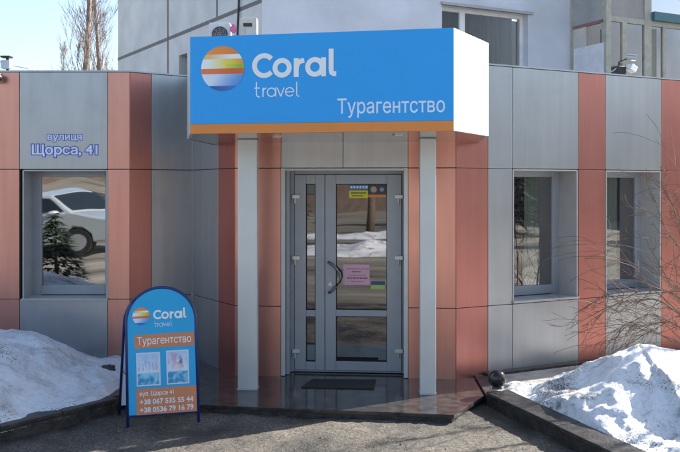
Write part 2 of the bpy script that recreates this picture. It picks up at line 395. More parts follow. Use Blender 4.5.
A = FA.a
cols(FA, [(0, A(-200), M_pink, ''), (A(-200), A(-150), M_grey, ''), (A(-150), A(-100), M_pink, ''), (A(-100), A(-30), M_grey, ''), (A(-30), A(19.5), M_pink, ''), (A(19.5), A(107.5), M_grey, 'w'), (A(107.5), FA.len, M_pink, '')])
cols(FB, [(0, FB.a(151.5), M_pinkshade, ''), (FB.a(151.5), FB.len + .003, M_grey, '')])
cols(FC, [(-.003, FC.a(218), M_grey, ''), (FC.a(218), FC.len, M_pinkshade, '')])
aD0, aD1, aDm = FD.a(281), FD.a(408), FD.a(343)
cols(FD, [(0, aD0, M_pink, ''), (aD1, FD.len, M_pink, '')])
for x0, x1 in ((aD0, aDm), (aDm, aD1)): panel(FD, x0, x1, ZU, ZT - .02, M_grey)
backing(FD, aD0, aD1, ZU, ZT - .03)
E = FE.a
e_w2 = E(660) - E(605)
lst = [(0, E(488), M_pinkshade, ''), (E(488), E(512.5), M_grey, ''), (E(512.5), E(578.5), M_grey, 'w'), (E(578.5), E(605.5), M_pinkshade, ''), (E(605.5), E(661.5), M_grey, 'w'), (E(661.5), E(661.5) + .42, M_pinkshade, '')]
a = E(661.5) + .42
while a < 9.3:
    lst.append((a, a + 1.0, M_grey, '')); lst.append((a + 1.0, a + 1.45, M_pinkshade, '')); a += 1.45
cols(FE, [l for l in lst if l[1] < 9.5])
# coping, roof and rear body
cop = MB()
for fr in (FA, FB, FC, FD, FE): cop.box(fr, 0, fr.len, ZT - .017, ZT, -.2, .004)
cop.build('coping', M_grey, bld)
back.build('wall', M_seam, bld)
inner = [c0, c1, c2, c3, c4, c6]
def inset(d):
    out = []
    for i, p in enumerate(inner):
        n = Vector((0, 0, 0))
        for fr, k in ((FA, (0, 1)), (FB, (1, 2)), (FC, (2, 3)), (FD, (3, 4)), (FE, (4, 5))):
            if i in k: n += fr.n
        n.normalize(); out.append((p.x - n.x * d, p.y - n.y * d))
    return out
ins = inset(.12)
roofpts = ins + [(c6.x - 1, 15.2), (c0.x, 13.2)]
MB().vprism(roofpts, 3.3, 3.40).build('roof', mat('bitumen roof', (.09, .09, .09, 1), .9, 0, .3, 3), bld)

def window(fr, a0, a1, b0, b1, dep, glass, label, tilt=0., bow=0., curtain=None, fw=.11):
    f = MB(); d = -dep
    f.box(fr, a0, a0 + fw, b0, b1, d - .05, d); f.box(fr, a1 - fw, a1, b0, b1, d - .05, d)
    f.box(fr, a0 + fw, a1 - fw, b0 + .02, b0 + fw + .02, d - .05, d - .002); f.box(fr, a0 + fw, a1 - fw, b1 - fw * .7, b1, d - .05, d - .002)
    ob = f.build('window', M_alu, bld, bevel=.006, label=label)
    h = b1 - b0; n = 10; vs = []; fs = []
    ga0, ga1, gb0, gb1 = a0 + fw - .01, a1 - fw + .01, b0 + fw, b1 - fw * .7 + .01
    for j in range(n + 1):
        for i in range(n + 1):
            x = ga0 + (ga1 - ga0) * i / n; y = gb0 + (gb1 - gb0) * j / n
            k = (1 - (2 * i / n - 1) ** 2) * (1 - (2 * j / n - 1) ** 2)
            vs.append(fr.at(x, y, d - .03 - bow * k + tilt * (y - (gb0 + gb1) / 2)))
    for j in range(n):
        for i in range(n): fs.append((j * (n + 1) + i, j * (n + 1) + i + 1, (j + 1) * (n + 1) + i + 1, (j + 1) * (n + 1) + i))
    p = MB(); p.v = vs; p.f = fs; p.build('pane', glass, ob, smooth=True)
    r = MB(); t = .012
    r.box(fr, a0 - .004, a0 + t, b0, b1, d, .006); r.box(fr, a1 - t, a1 + .004, b0, b1, d, .006)
    r.box(fr, a0 + t, a1 - t, b1 - t, b1 + .004, d, .006)
    r.build('reveal', M_reveal, ob)
    MB().box(fr, a0 - .01, a1 + .01, b0 - .012, b0 + .014, d, .03).build('sill', M_reveal, ob, bevel=.003)
    it = MB(); D = -dep - 1.2
    a0i, a1i = a0 - .25, a1 + .25
    it.box(fr, a0i, a1i, b0 - .25, b1 + .3, D - .05, D); it.box(fr, a0i - .03, a0i, b0 - .25, b1 + .3, D, d - .06); it.box(fr, a1i, a1i + .03, b0 - .25, b1 + .3, D, d - .06)
    it.box(fr, a0i, a1i, b0 - .28, b0 - .25, D, d - .06); it.box(fr, a0i, a1i, b1 + .3, b1 + .33, D, d - .06)
    it.build('room_interior', M_int, ob)
    for q0, q1 in (curtain or []):  # added pale curtain, standing in for the reveal's reflection in the pane
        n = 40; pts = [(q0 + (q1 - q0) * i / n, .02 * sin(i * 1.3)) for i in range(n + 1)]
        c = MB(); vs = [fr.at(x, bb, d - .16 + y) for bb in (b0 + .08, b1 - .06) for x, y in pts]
        c.add(vs, [(i, i + 1, n + 2 + i, n + 1 + i) for i in range(n)]); c.build('curtain', M_curtrefl, ob, smooth=True)
    return ob
window(FA, A(23), A(108) - .004, ZL, ZU - .01, .27, M_glass, 'wide window reflecting the snowy street', tilt=.022, bow=.0022)
wE0, wE1 = E(512.5), E(578.5) - .02
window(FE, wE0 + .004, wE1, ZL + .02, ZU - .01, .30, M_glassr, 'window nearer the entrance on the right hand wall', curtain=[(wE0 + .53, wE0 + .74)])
vE0, vE1 = E(605.5), E(661.5) - .02
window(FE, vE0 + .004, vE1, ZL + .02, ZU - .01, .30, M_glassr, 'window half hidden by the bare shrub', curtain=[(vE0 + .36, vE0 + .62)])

# entrance door
DD = -.20
fd = Frame(FD.at(0, 0, DD), FD.at(1, 0, DD))
du = lambda u: fd.a(u)
zt, zb = ZU - .02, .085
door = MB()
door.box(fd, du(288.5), du(294.5), zb, zt, -.07, 0); door.box(fd, du(402), du(407) + .06, zb, zt, -.07, 0)
door.box(fd, du(294.5), du(402), zt - .045, zt, -.07, -.002); door.box(fd, du(294.5), du(402), zb, zb + .022, -.07, -.01)
dob = door.build('door', M_alu, bld, bevel=.006, label='glazed grey double door with one narrow and one wide leaf')
def leaf(u0, u1, g0, g1, name, off):
    a0, a1 = du(u0), du(u1); x0, x1 = du(g0), du(g1)
    B = lambda v: fd.b(v, u=(u0 + u1) / 2)
    z0, z1 = zb + .026, zt - .05; gb = [B(361.5), B(316.5), B(310), B(184)]
    m = MB(); m.box(fd, a0, x0, z0, z1, -.055, .012 + off); m.box(fd, x1, a1, z0, z1, -.055, .012 + off)
    m.box(fd, x0, x1, z0, gb[0], -.055, .010 + off); m.box(fd, x0, x1, gb[1], gb[2], -.055, .010 + off); m.box(fd, x0, x1, gb[3], z1, -.055, .010 + off)
    m.build(name, M_alu, dob, bevel=.005)
    for q0, q1 in ((gb[0], gb[1]), (gb[2], gb[3])):
        k = MB(); k.add([fd.at(x0 - .005, q0 - .005, -.02), fd.at(x1 + .005, q0 - .005, -.02), fd.at(x1 + .005, q1 + .005, -.02 + .004), fd.at(x0 - .005, q1 + .005, -.02 + .004)], [(0, 1, 2, 3)])
        k.build('door_glass', M_glassd, dob)
        gk = MB()
        for (p0, p1, r0, r1) in ((x0, x0 + .008, q0, q1), (x1 - .008, x1, q0, q1), (x0 + .008, x1 - .008, q0, q0 + .008), (x0 + .008, x1 - .008, q1 - .008, q1)): gk.box(fd, p0, p1, r0, r1, -.018, .004)
        gk.build('gasket', M_black, dob)
leaf(294.7, 324.7, 306, 315.5, 'narrow_leaf', 0); leaf(325.2, 401.5, 336, 387, 'wide_leaf', .004)
for u in (296.5, 399):
    for v in (197, 258, 351):
        b_ = fd.b(v, u=u); a_ = du(u)
        k = MB().box(fd, a_ - .045, a_ + .045, b_ - .02, b_ + .025, .012, .04); k.tube([fd.at(a_ + (.02 if u < 340 else .03) - .035, b_ - .075, .028), fd.at(a_ + (.02 if u < 340 else .03) - .035, b_ + .03, .028)], .012)
        k.build('hinge', M_steel, dob, bevel=.004)
hp = [(329, 262), (331.5, 263.5), (336, 267.5), (340, 272.5), (341, 277), (340, 281.5), (336, 286.5), (331.5, 290.5), (329.5, 292)]
hk = MB(); pts = [fd.at(*fd.uv(u, v), .05) for u, v in hp]
hk.tube([fd.at(*fd.uv(*hp[0]), .01)] + pts + [fd.at(*fd.uv(*hp[-1]), .01)], .015, 10); hk.build('handle', mat('brushed handle', (.16, .16, .17, 1), .3, .8), dob, smooth=True)
lk = fd.uv(330.5, 284); MB().tube([fd.at(lk[0], lk[1], .01), fd.at(lk[0], lk[1], .03)], .022, 14).build('lock', M_steel, dob)
tr = MB(); tr.box(FD, aD0 + .002, aD0 + .045, .085, ZU, -.26, .012); tr.box(FD, aD1 - .045, aD1 - .002, .085, ZU, -.26, .012); tr.box(FD, aD0 + .045, aD1 - .045, ZU - .03, ZU - .002, -.26, .010)
tr.build('door_surround', M_alul, dob, bevel=.004)
tr = MB(); tr.box(FD, aD0 + .05, aD0 + .085, .085, ZU - .03, -.26, -.06); tr.build('door_jamb', M_alu, dob)
it = MB(); it.box(fd, du(283), du(412), .05, 2.5, -2.05, -2.0); it.box(fd, du(283) - .03, du(283), .05, 2.5, -2, -.09); it.box(fd, du(412), du(412) + .03, .05, 2.5, -2, -.09)
it.box(fd, du(283), du(412), 2.5, 2.53, -2, -.09); it.box(fd, du(283), du(412), .03, .05, -2, -.09)
it.build('hallway', mat('hallway walls', (.12, .105, .09, 1), .8), dob)
# columns
for u0, u1, v, du_ in ((237.5, 257, 390.4, 0), (420, 436, 395, 0)):
    p0, p1 = G(u0, v, .08), G(u1, v, .08); p1 = Vector((p1.x, p0.y - (p1.x - p0.x) * .03, .08))
    fr = Frame(p0, p1); fr.o.z = 0
    o = MB().box(fr, 0, fr.len, .082, 2.66, -.13, 0).build('column', M_col, bld, bevel=.008)
    MB().box(fr, -.004, fr.len + .004, .081, .10, -.134, .004).build('column_foot', M_alul, o)
    MB().box(fr, -.004, fr.len + .004, 2.652, 2.662, -.134, .004).build('column_cap', M_alu, o)
# address lettering
M_let = mat('blue outline lettering', (.03, .08, .50, 1), .5); M_letw = mat('pale lettering fill', (.72, .76, .84, 1), .5)
def ftext(fr, s, u0, u1, v0, v1, dep, name, m, par, bold=0., **k):
    um = (u0 + u1) / 2; return text(fr, s, fr.a(u0, (v0 + v1) / 2), fr.a(u1, (v0 + v1) / 2), fr.b(v1, u=um), fr.b(v0, u=um), dep[0], dep[1], name, m, par, bold, **k)
ftext(FA, 'вулиця', 47, 82.5, 134, 142.5, (.0005, .003), 'street_lettering', M_let, bld, .065)
ftext(FA, 'вулиця', 47.6, 81.9, 134.6, 141.9, (.003, .0045), 'street_lettering', M_letw, bld, .015)
ftext(FA, 'Щорса, 41', 31, 98.5, 143.5, 158, (.0005, .003), 'address_lettering', M_let, bld, .085)
ftext(FA, 'Щорса, 41', 31.9, 97.6, 144.4, 157.1, (.003, .0045), 'address_lettering', M_letw, bld, .022)

# ------------------------------------------------------------------ shop sign
SB, ST = 2.662, 3.562
s0 = P(190, 107.8); s1 = P(453.8, 114.4); s2 = P(488.5, 103.4); s0b = P(187.3, 97); s2w = Vector((1.56, 8.95, 0)); s0w = Vector((-1.48, 9.32, 0))
FS = Frame(s0, s1)
sign = thing('shop_sign', (0, 7.6, SB), 'large blue box sign with striped globe logo over the entrance', 'shop sign')
zo = FS.b(124.2, u=190)
MB().box(FS, 0, FS.len, zo, ST, -.03, 0).build('sign_face', M_blue, sign, bevel=.002)
MB().box(FS, 0, FS.len, SB, zo - .001, -.03, 0).build('orange_band', M_orange, sign, bevel=.002)
def side(p, q, name, m, th=.03):
    fr = Frame(p, q); return MB().box(fr, .0305, fr.len, SB, ST, -th, 0).build(name, m, sign)
fr = Frame(s1, s2); hl = fr.len * .5
MB().box(fr, .002, hl - .002, SB, ST, -.03, 0).build('side_panel', M_sidew, sign, bevel=.002)
MB().box(fr, hl + .002, fr.len, SB, ST, -.03, 0).build('side_panel', M_sidew, sign, bevel=.002)
MB().box(Frame(s0b, s0), .0, (s0 - s0b).length - .002, SB, ST, -.03, 0).build('side_panel', M_sidew, sign, bevel=.002)
side(s2, s2w, 'side_panel', M_alu); side(s0w, s0b, 'side_panel', M_alu)
sp = [(p.x, p.y) for p in (s0, s1, s2, s2w)] + [(c4.x - .1, c4.y + .02), (c3.x + .1, c3.y + .02)] + [(p.x, p.y) for p in (s0w, s0b)]
cx = sum(p[0] for p in sp) / 8; cy = sum(p[1] for p in sp) / 8
spi = [(cx + (x - cx) * .985, cy + (y - cy) * .985) for x, y in sp]
M_soffit = mat('glossy grey soffit', (.36, .37, .38, 1), .10, .85, .03, 1)
MB().vprism(spi, SB + .002, SB + .02).build('soffit', M_soffit, sign)
MB().vprism(spi, ST - .03, ST - .01).build('top_cover', M_alul, sign)
for u, v in ((277, 136.5), (398, 135)):
    Y = F * (SB - H) / (VH - v); x = (u - UC) * Y / F
    o = MB().tube([(x, Y, SB + .001), (x, Y, SB - .008)], .05, 20).build('downlight', M_steel, sign)
    MB().tube([(x, Y, SB - .0075), (x, Y, SB - .011)], .036, 16).build('lamp_lens', mat('lens', (.6, .6, .58, 1), .2), o)

def disc_logo(fr, a, b, r, d, parent, name='logo_globe'):
    n = 72; vs = []; fs = []; cs = []
    rings = 20
    def col(x, y):                                    # x, y in -1..1 on the disc
        mixc = lambda p, q, t: tuple(p[i] + (q[i] - p[i]) * max(0, min(1, t)) for i in range(3))
        OR = lin(222, 122, 48); CR = lin(238, 226, 190); YE = lin(226, 214, 70); RD = lin(212, 96, 40); PB = lin(178, 206, 236); MBl = lin(92, 150, 214); DB = lin(44, 84, 160); GR = lin(150, 180, 60); WH = lin(232, 236, 236)
        if y > .62: c = mixc(OR, lin(236, 150, 70), .5 - .5 * x)
        elif y > .42: c = mixc(lin(230, 190, 120), WH, (x + .6) * 1.0)
        elif y > .02: c = mixc(WH, mixc(YE, lin(224, 140, 60), (x - .3) * 1.4) if y > .2 else mixc(YE, GR, (x - .1) * 1.4), (x + .7) * 1.1)
        elif y > -.02: c = mixc(WH, GR, x + .5)
        elif y > -.24: c = mixc(lin(226, 120, 70), RD, x + .5)
        elif y > -.76: c = mixc(mixc(lin(214, 224, 238), PB, x + .6), MBl, (x + y * -.8) * .9)
        else: c = mixc(DB, lin(60, 110, 190), x + .5)
        return c
    G_ = 64; m = MB(); cols_ = []
    # rows of strips clipped by the circle, so the edge is clean
    for j in range(G_):
        t0 = -pi / 2 + pi * j / G_; t1 = -pi / 2 + pi * (j + 1) / G_
        y0, y1 = sin(t0), sin(t1); w0, w1 = cos(t0), cos(t1)
        for i in range(24):
            x0, x1 = -1 + 2 * i / 24, -1 + 2 * (i + 1) / 24
            q = [(x0 * w0, y0), (x1 * w0, y0), (x1 * w1, y1), (x0 * w1, y1)]
            m.add([fr.at(a + x * r, b + y * r, d) for x, y in q], [(0, 1, 2, 3)]); cols_.append(q)
    off = Vector(parent['_o']); me = bpy.data.meshes.new(name); me.from_pydata([v - off for v in m.v], [], m.f)
    ca = me.color_attributes.new('Col', 'FLOAT_COLOR', 'CORNER')
    for k, q in enumerate(cols_):
        cxm = sum(p[0] for p in q) / 4; cym = sum(p[1] for p in q) / 4
        for c in range(4): ca.data[k * 4 + c].color = (*col(q[c][0], cym), 1)
    me.materials.append(M_attr)
    o = bpy.data.objects.new(name, me); sc.collection.objects.link(o); o.parent = parent; o['_o'] = tuple(off)
    return o
def arc(cx, cy, r, t0, t1, n=24): return [(cx + r * cos(radians(t0 + (t1 - t0) * i / n)), cy + r * sin(radians(t0 + (t1 - t0) * i / n))) for i in range(n + 1)]
def logo(fr, a, b, k, d, parent):
    """striped globe, the heavy word and the thin word; k metres per design unit, (a,b) centre of the globe"""
    disc_logo(fr, a, b, 76 * k, d + .003, parent)
    T = lambda pts: [(a + (x - 145) * k, b + (y - 35) * k) for x, y in pts]
    S = 16.5
    bigs = [(arc(291, 41, 33.5, 42, 318), 0), (arc(353, 32, 24.5, 0, 354, 40), 1), ([(401.5, 0), (401.5, 63)], 0),
            ([(401.5, 22), (403, 36), (409, 47), (418, 53), (429, 54.5)], 2), (arc(465, 32, 24.5, 0, 354, 40), 1), ([(494.5, 0), (494.5, 63)], 2),
            ([(520, 91), (520, 20), (522, 11), (528, 8), (537, 8)], 0)]
    m = MB()
    for i, (p, c) in enumerate(bigs):
        dz = d + .003 + .0007 * (c == 2); m.stroke(fr, T(p), S * k, d, dz, closed=(c == 1))
    m.build('heavy_lettering', M_white, parent)
    m = MB(); th = 3.6; bz = -64
    thin = [([(264, 50), (264, 10), (266, 3), (271, 0), (276, 1)], 0), ([(257, 30), (276, 30)], 2), ([(287, 0), (287, 31)], 0), ([(287, 18), (290, 26), (299, 30)], 2),
            (arc(316, 15, 14, 0, 352, 30), 1), ([(331, 0), (331, 31)], 2), ([(336, 30), (348, 1)], 0), ([(348, 0), (360, 30)], 2),
            (arc(379, 15, 14, 0, 320, 26), 0), ([(366, 15), (393, 15)], 2), ([(403, 48), (403, 6), (405, 1), (412, 0)], 0)]
    for p, c in thin:
        m.stroke(fr, T([(x, y + bz) for x, y in p]), th * k, d, d + .002 + .0007 * (c == 2), closed=(c == 1))
    m.build('thin_lettering', M_white, parent)
ba, bb = FS.uv(222.6, 68.5); k = 22.4 / 76 / 108.6
logo(FS, ba, bb, k, .0005, sign)
x0, y0 = FS.uv(337.5, 106); x1, _ = FS.uv(445, 106)
text(FS, 'Турагентство', x0, x1, FS.b(117.2, u=391), FS.b(97.5, u=391), .0005, .003, 'service_lettering', mat('pale blue white vinyl', (.66, .78, .90, 1), .5, 0, .02), sign, .006)

# ------------------------------------------------------------------ entrance step, kerbs, beds
plat = [(-2.10, 7.79), (-1.294, 7.67), (1.045, 7.33), (1.447, 8.02), (1.47, 8.9), (1.0, 8.95), (1.0, 9.2), (-.9, 9.2), (-1.9, 9.95), (-2.25, 9.6)]
st = MB().vprism([(x, y) for x, y in plat], .045, .08); 
step = thing('entrance_step', (0, 8, 0), 'low polished black granite step in front of the glass doors', 'step')
st.build('top_slab', M_granite, step, bevel=.004)
plin = [(x * .985, 8.2 + (y - 8.2) * .965) for x, y in plat]
MB().vprism(plin, -.05, .045).build('riser', M_kerb, step)
# doormat
q = [G(312, 380, .08), G(376, 380.5, .08), G(374, 389.5, .08), G(301, 388, .08)]
tag(MB().vprism([(p.x, p.y) for p in q], .0805, .092).build('doormat', M_black, bevel=.003), 'thin black rubber doormat on the granite step', 'doormat')

def strip(pts, wdt, z0, z1, m, side=1):
    """kerb: outer line pts, body to one side"""
    out = []
    n = len(pts)
    for i, p in enumerate(pts):
        t = (Vector(pts[min(i + 1, n - 1)]) - Vector(pts[max(i - 1, 0)])).normalized(); out.append((p[0] - t.y * wdt * side, p[1] + t.x * wdt * side))
    m.vprism(list(pts) + out[::-1], z0, z1)
kl = thing('kerb_wall', (-2.8, 7, 0), 'dark granite kerb holding back the snow heap on the left', 'kerb')
lk0 = (-2.124, 7.66); lk1 = (-2.87, 6.757); lk2 = (-5.4, 3.7)
def capseg(pts, wdt, side, par, step_=.62):
    for p, q in zip(pts, pts[1:]):
        p, q = Vector(p), Vector(q); n_ = max(1, round((q - p).length / step_)); t = (q - p).normalized() * .003
        for i in range(n_):
            m = MB(); dz = random.uniform(-.003, .003); strip([p.lerp(q, i / n_) + t, p.lerp(q, (i + 1) / n_) - t], wdt, .11, .15 + dz, m, side); m.build('cap_stone', M_kerb, par, bevel=.006)
capseg([lk0, lk1, lk2], .22, -1, kl)
m = MB(); strip([(lk0[0] - .02, lk0[1] + .01), (lk1[0] - .02, lk1[1] + .01), (lk2[0] - .02, lk2[1] + .01)], .18, -.06, .11, m, -1); m.build('face', M_kerb, kl)
m = MB(); m.vprism([(-2.124, 7.80), (-2.13, 9.45), (-2.33, 9.38), (-2.33, 7.62)], -.06, .148); m.build('end', M_kerb, kl, bevel=.006)
kr = thing('kerb_wall', (1.7, 7, 0), 'dark granite kerb running forward from the black ball', 'kerb')
rk0 = (1.44, 7.9); rk1 = (2.025, 6.23); rk2 = (2.55, 4.7)
capseg([rk0, rk1, rk2], .26, 1, kr)
m = MB(); strip([(rk0[0] + .02, rk0[1]), (rk1[0] + .02, rk1[1]), (rk2[0] + .02, rk2[1])], .2, -.06, .11, m, 1); m.build('face', M_kerb, kr)
m = MB(); m.vprism([(1.455, 7.92), (1.75, 8.0), (1.75, 8.9), (1.475, 8.75)], -.06, .10); m.build('end', M_kerb, kr, bevel=.004)
# wall foot strip
m = MB(); m.box(FE, .35, 9.4, 0, .125, .001, .10); m.build('plinth', M_kerb, bld, bevel=.004)
bedr = MB().vprism([(1.6, 8.02), (2.2, 6.2), (2.7, 4.7), (10, 4.7), (10, 12.8), (1.7, 8.75)], -.06, .105)
struct(bedr.build('paved_bed', M_conc))
bedl = MB().vprism([(-2.3, 9.5), (-2.35, 7.75), (-2.95, 6.95), (-5.5, 3.9), (-9, 3.9), (-9, 9.38)], -.06, .10)
struct(bedl.build('planted_bed', mat('wet soil', (.05, .042, .035, 1), .9, 0, .4, 9, .6, 30)))

# ------------------------------------------------------------------ snow heaps
def lerp_tab(t, x):
    if x <= t[0][0]: return t[0][1]
    for (x0, y0), (x1, y1) in zip(t, t[1:]):
        if x <= x1: return y0 + (y1 - y0) * (x - x0) / (x1 - x0)
    return t[-1][1]
sm = lambda t: (lambda q: q * q * (3 - 2 * q))(max(0, min(1, t)))
RL = [(-6, .95), (-4.2, .86), (-3.48, .70), (-3.2, .62), (-2.95, .52), (-2.8, .39), (-2.66, .325), (-2.45, .27), (-2.2, .2), (-2.1, .14)]
def snow_l(x, y):
    yf = lk1[1] + (x - lk1[0]) * ((lk0[1] - lk1[1]) / (lk0[0] - lk1[0])) if x > lk1[0] else lk1[1] + (x - lk1[0]) * ((lk2[1] - lk1[1]) / (lk2[0] - lk1[0]))
    yf += .05 + .03 * fbm(x, y, 4)
    if y < yf - .03: return None
    if x > -2.15: return None
    R_ = lerp_tab(RL, x); yr = 8.25
    if y < yr: t = (y - yf) / max(.4, yr - yf); h = .16 + (R_ - .16) * (1 - (1 - min(1, max(0, t))) ** 1.5) if t > 0 else .15
    else: h = R_ - (R_ * .55) * sm((y - yr) / 1.2)
    e = sm((y - yf + .03) / .15) * sm((-2.13 - x) / .2)
    h = h + e * (.07 * fbm(x, y, 1.4) + .03 * fbm(x, y + 5, 4, 2) + .007 * fbm(x, y, 11, 3) - .035 * max(0, fbm(x, y - 9, 2.6, 2)) ** .6 + .006 * fbm(x, y, 30, 2))
    return max(.08, h * (.55 + .45 * e) if e < 1 else h)
sl_ = heightgrid(-6.2, -2.1, 4.0, 9.4, 300, 390, snow_l, 'snow_heap', M_snowlit)
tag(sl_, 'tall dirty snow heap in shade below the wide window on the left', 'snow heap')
def snow_r(x, y):
    # left boundary follows the kerb
    xl = 1.44 + (7.9 - y) * .352 + .30
    px, py = 2.82, 7.55
    dx, dy = x - px, y - py
    if dx < 0: d = sqrt((dx / 1.22) ** 2 + (dy / (1.5 if dy < 0 else .95)) ** 2)
    else: d = sqrt((dx / 2.6) ** 2 + (dy / (1.9 if dy < 0 else 1.3)) ** 2)
    d *= 1 + .14 * fbm(x, y, 1.8)
    h = .09 + .65 * max(0, 1 - d) ** 1.25
    if d < 1.35: h = max(h, .09 + .06 * sm((1.35 - d) / .3) + .0)
    # slab of snow reaching the kerb in front
    if y < 7.9: h = max(h, .09 + .10 * sm((7.75 - y) / .5) * sm((x - xl + .02) / .25))
    e = sm((h - .085) / .06)
    h += e * (.06 * fbm(x, y, 1.9) + .022 * fbm(x + 3, y, 5, 2) + .006 * fbm(x, y, 13, 3) - .03 * max(0, fbm(x + 4, y, 3, 2)) ** .6 + .006 * fbm(x, y, 30, 2))
    if x < xl: h = max(.085, min(h, .15 + (x - (xl - .035)) * 1.6))
    if h < .08 or x < xl - .12: return None
    return h
sr = heightgrid(1.5, 6.5, 4.8, 9.3, 340, 300, snow_r, 'snow_heap', M_snow)
tag(sr, 'sunlit white snow heap on the paved bed at the right', 'snow heap')
random.seed(77); gm = MB()
for i in range(900):
    x = random.uniform(-2.9, 2.0); y = random.uniform(5.6, 7.5)
    if i % 3 == 0: x = -2.2 + random.gauss(0, .3); y = 6.9 + random.gauss(0, .25)
    if x > 1.40 + (7.9 - y) * .352 - .06 or x < -2.87 + (y - 6.757) * .826 + .12 or y > 7.2: continue
    r_ = random.uniform(.002, .007) * (1 + (random.random() < .04) * 1.2); c = Vector((x, y, gz(x, y) + r_ * .5)); a_ = random.uniform(0, 3)
    k = [c + Vector((cos(a_ + j * 2 * pi / 5) * r_ * random.uniform(.7, 1.2), sin(a_ + j * 2 * pi / 5) * r_ * random.uniform(.7, 1.2), -r_ * .4)) for j in range(5)] + [c + Vector((0, 0, r_ * .7))]
    gm.add(k, [(0, 1, 5), (1, 2, 5), (2, 3, 5), (3, 4, 5), (4, 0, 5)])
tag(gm.build('gravel', mat('grit', (.16, .145, .13, 1), .9, 0, .7, 40)), 'loose grit scattered over the forecourt paving', 'gravel', kind='stuff')
# stones on the left heap edge
tag(MB().ball(G(101, 376, .26) + Vector((0, .25, .02)), .07, 10, .5, .5).build('stone', M_kerb, smooth=True), 'small dark stone lying at the foot of the silver panel beside the left snow heap', 'stone')

# ------------------------------------------------------------------ granite ball
b_ = thing('stone_ball', (1.575, 8.02, .15), 'polished black stone ball on the corner of the right kerb', 'stone ball')
MB().ball((1.575, 8.02, .15 + .098), .09, 24).build('ball', mat('polished black stone', (.02, .018, .018, 1), .12, 0, .5, 40), b_, smooth=True)
MB().tube([(1.575, 8.02, .15), (1.575, 8.02, .175)], [.055, .045], 20).build('base_ring', M_kerb, b_)

# ------------------------------------------------------------------ sandwich board
bl = G(126.5, 427.5); br = P(200, 109.6, H - 234 / 109.6)
ex = (br - bl).normalized(); nb = Vector((ex.y, -ex.x, 0)).normalized()
tilt = radians(9.5); upv = (Vector((0, 0, 1)) * cos(tilt) - nb * sin(tilt)).normalized()
brd = thing('sandwich_board', (bl + br) / 2 - nb * .2, 'blue arched pavement board with globe logo, two pictures and phone numbers', 'pavement sign')
fb = Frame(bl, br, upv); fb.n = ex.cross(upv).normalized()
if fb.n.dot(nb) < 0: fb.n = -fb.n
fb.ez = fb.n.cross(ex).normalized()
if fb.ez.z < 0: fb.ez = -fb.ez
Wb = fb.len; Hs = .93; tw = .028
def archpts(w0, w1, h0, hs, n=20):
    cxx = (w0 + w1) / 2; r = (w1 - w0) / 2
    return [(w0, h0)] + [(w0, hs)] + [(cxx - r * cos(pi * i / n), hs + .98 * r * sin(pi * i / n)) for i in range(1, n)] + [(w1, hs)] + [(w1, h0)]
pts = archpts(.012, Wb - .012, 0, Hs)
MB().tube([fb.at(a_, b__, 0) for a_, b__ in pts], tw / 2, 10).build('front_frame', M_navy, brd, smooth=True)
pb = .095
MB().prism(fb, archpts(.024, Wb - .024, pb, Hs), -.004, .006).build('front_panel', M_boardblue, brd)
mm_ = MB().tube([fb.at(.01, pb + .0, 0), fb.at(Wb - .01, pb, 0)], .010, 8); mm_.build('cross_bar', M_navy, brd)
# rear leaf mirrored about the top
htop = Hs + .98 * (Wb / 2 - .012); top = fb.at(0, htop, 0); bkl = G(118, 415); top = top - fb.n * .03
f2 = Frame(bkl, bkl + ex); f2.ez = (top - bkl) / htop; f2.n = ex.cross(f2.ez).normalized()
if f2.n.dot(nb) < 0: f2.n = -f2.n
MB().tube([f2.at(a_ , b__, 0) for a_, b__ in pts], tw / 2, 10).build('rear_frame', M_navy, brd, smooth=True)
MB().prism(f2, archpts(.024, Wb - .024, pb, Hs), -.006, .004).build('rear_panel', M_white, brd)
hg = MB()
for a_ in (Wb * .35, Wb * .65):
    hg.tube([fb.at(a_, htop * .985, .0), f2.at(a_, htop * .985, 0)], .012, 8)
hg.build('hinge', M_navy, brd)
ch = MB().tube([fb.at(.014, .45, 0), f2.at(.014, .45, 0)], .004, 6); ch.build('stay', M_dk, brd)
U = fb.uv
la, lb = U(141.3, 316.3); kk = .1135 / (F / (bl.y + .12))
logo(fb, la, lb, kk, .0065, brd)
def rect_uv(fr, u0, u1, v0, v1):
    a0, _ = fr.uv(u0, (v0 + v1) / 2); a1, _ = fr.uv(u1, (v0 + v1) / 2); _, b0 = fr.uv((u0 + u1) / 2, v1); _, b1 = fr.uv((u0 + u1) / 2, v0); return a0, a1, b0, b1
a0, a1, b0, b1 = rect_uv(fb, 134.5, 194.5, 333.5, 347); MB().box(fb, a0, a1, b0, b1, .0065, .008).build('title_band', M_boardor, brd)
text(fb, 'Турагентство', a0 + .025, a1 - .03, b0 + .012, b1 - .02, .0082, .0095, 'title_lettering', M_white, brd, .004)
c0_, c1_, d0_, d1_ = rect_uv(fb, 136.5, 197.3, 387.2, 413.8); MB().box(fb, c0_, c1_, d0_, d1_, .0065, .008).build('contact_band', M_boardor, brd)
hh = d1_ - d0_; ww = c1_ - c0_
text(fb, 'вул. Щорса 41', c0_ + .03, c0_ + .03 + ww * .56, d0_ + hh * .68, d0_ + hh * .90, .0082, .0095, 'address_lettering', M_white, brd, .01)
text(fb, '+38 067 535 55 44', c0_ + .03, c1_ - .035, d0_ + hh * .40, d0_ + hh * .60, .0082, .0095, 'phone_lettering', M_white, brd, .02)
text(fb, '+38 0536 79 16 79', c0_ + .03, c1_ - .035, d0_ + hh * .10, d0_ + hh * .30, .0082, .0095, 'phone_lettering', M_white, brd, .02)
M_paper = mat('white paper', (.62, .70, .76, 1), .45, 0, .05, 5)
sm_ = lambda t: max(0, min(1, t))
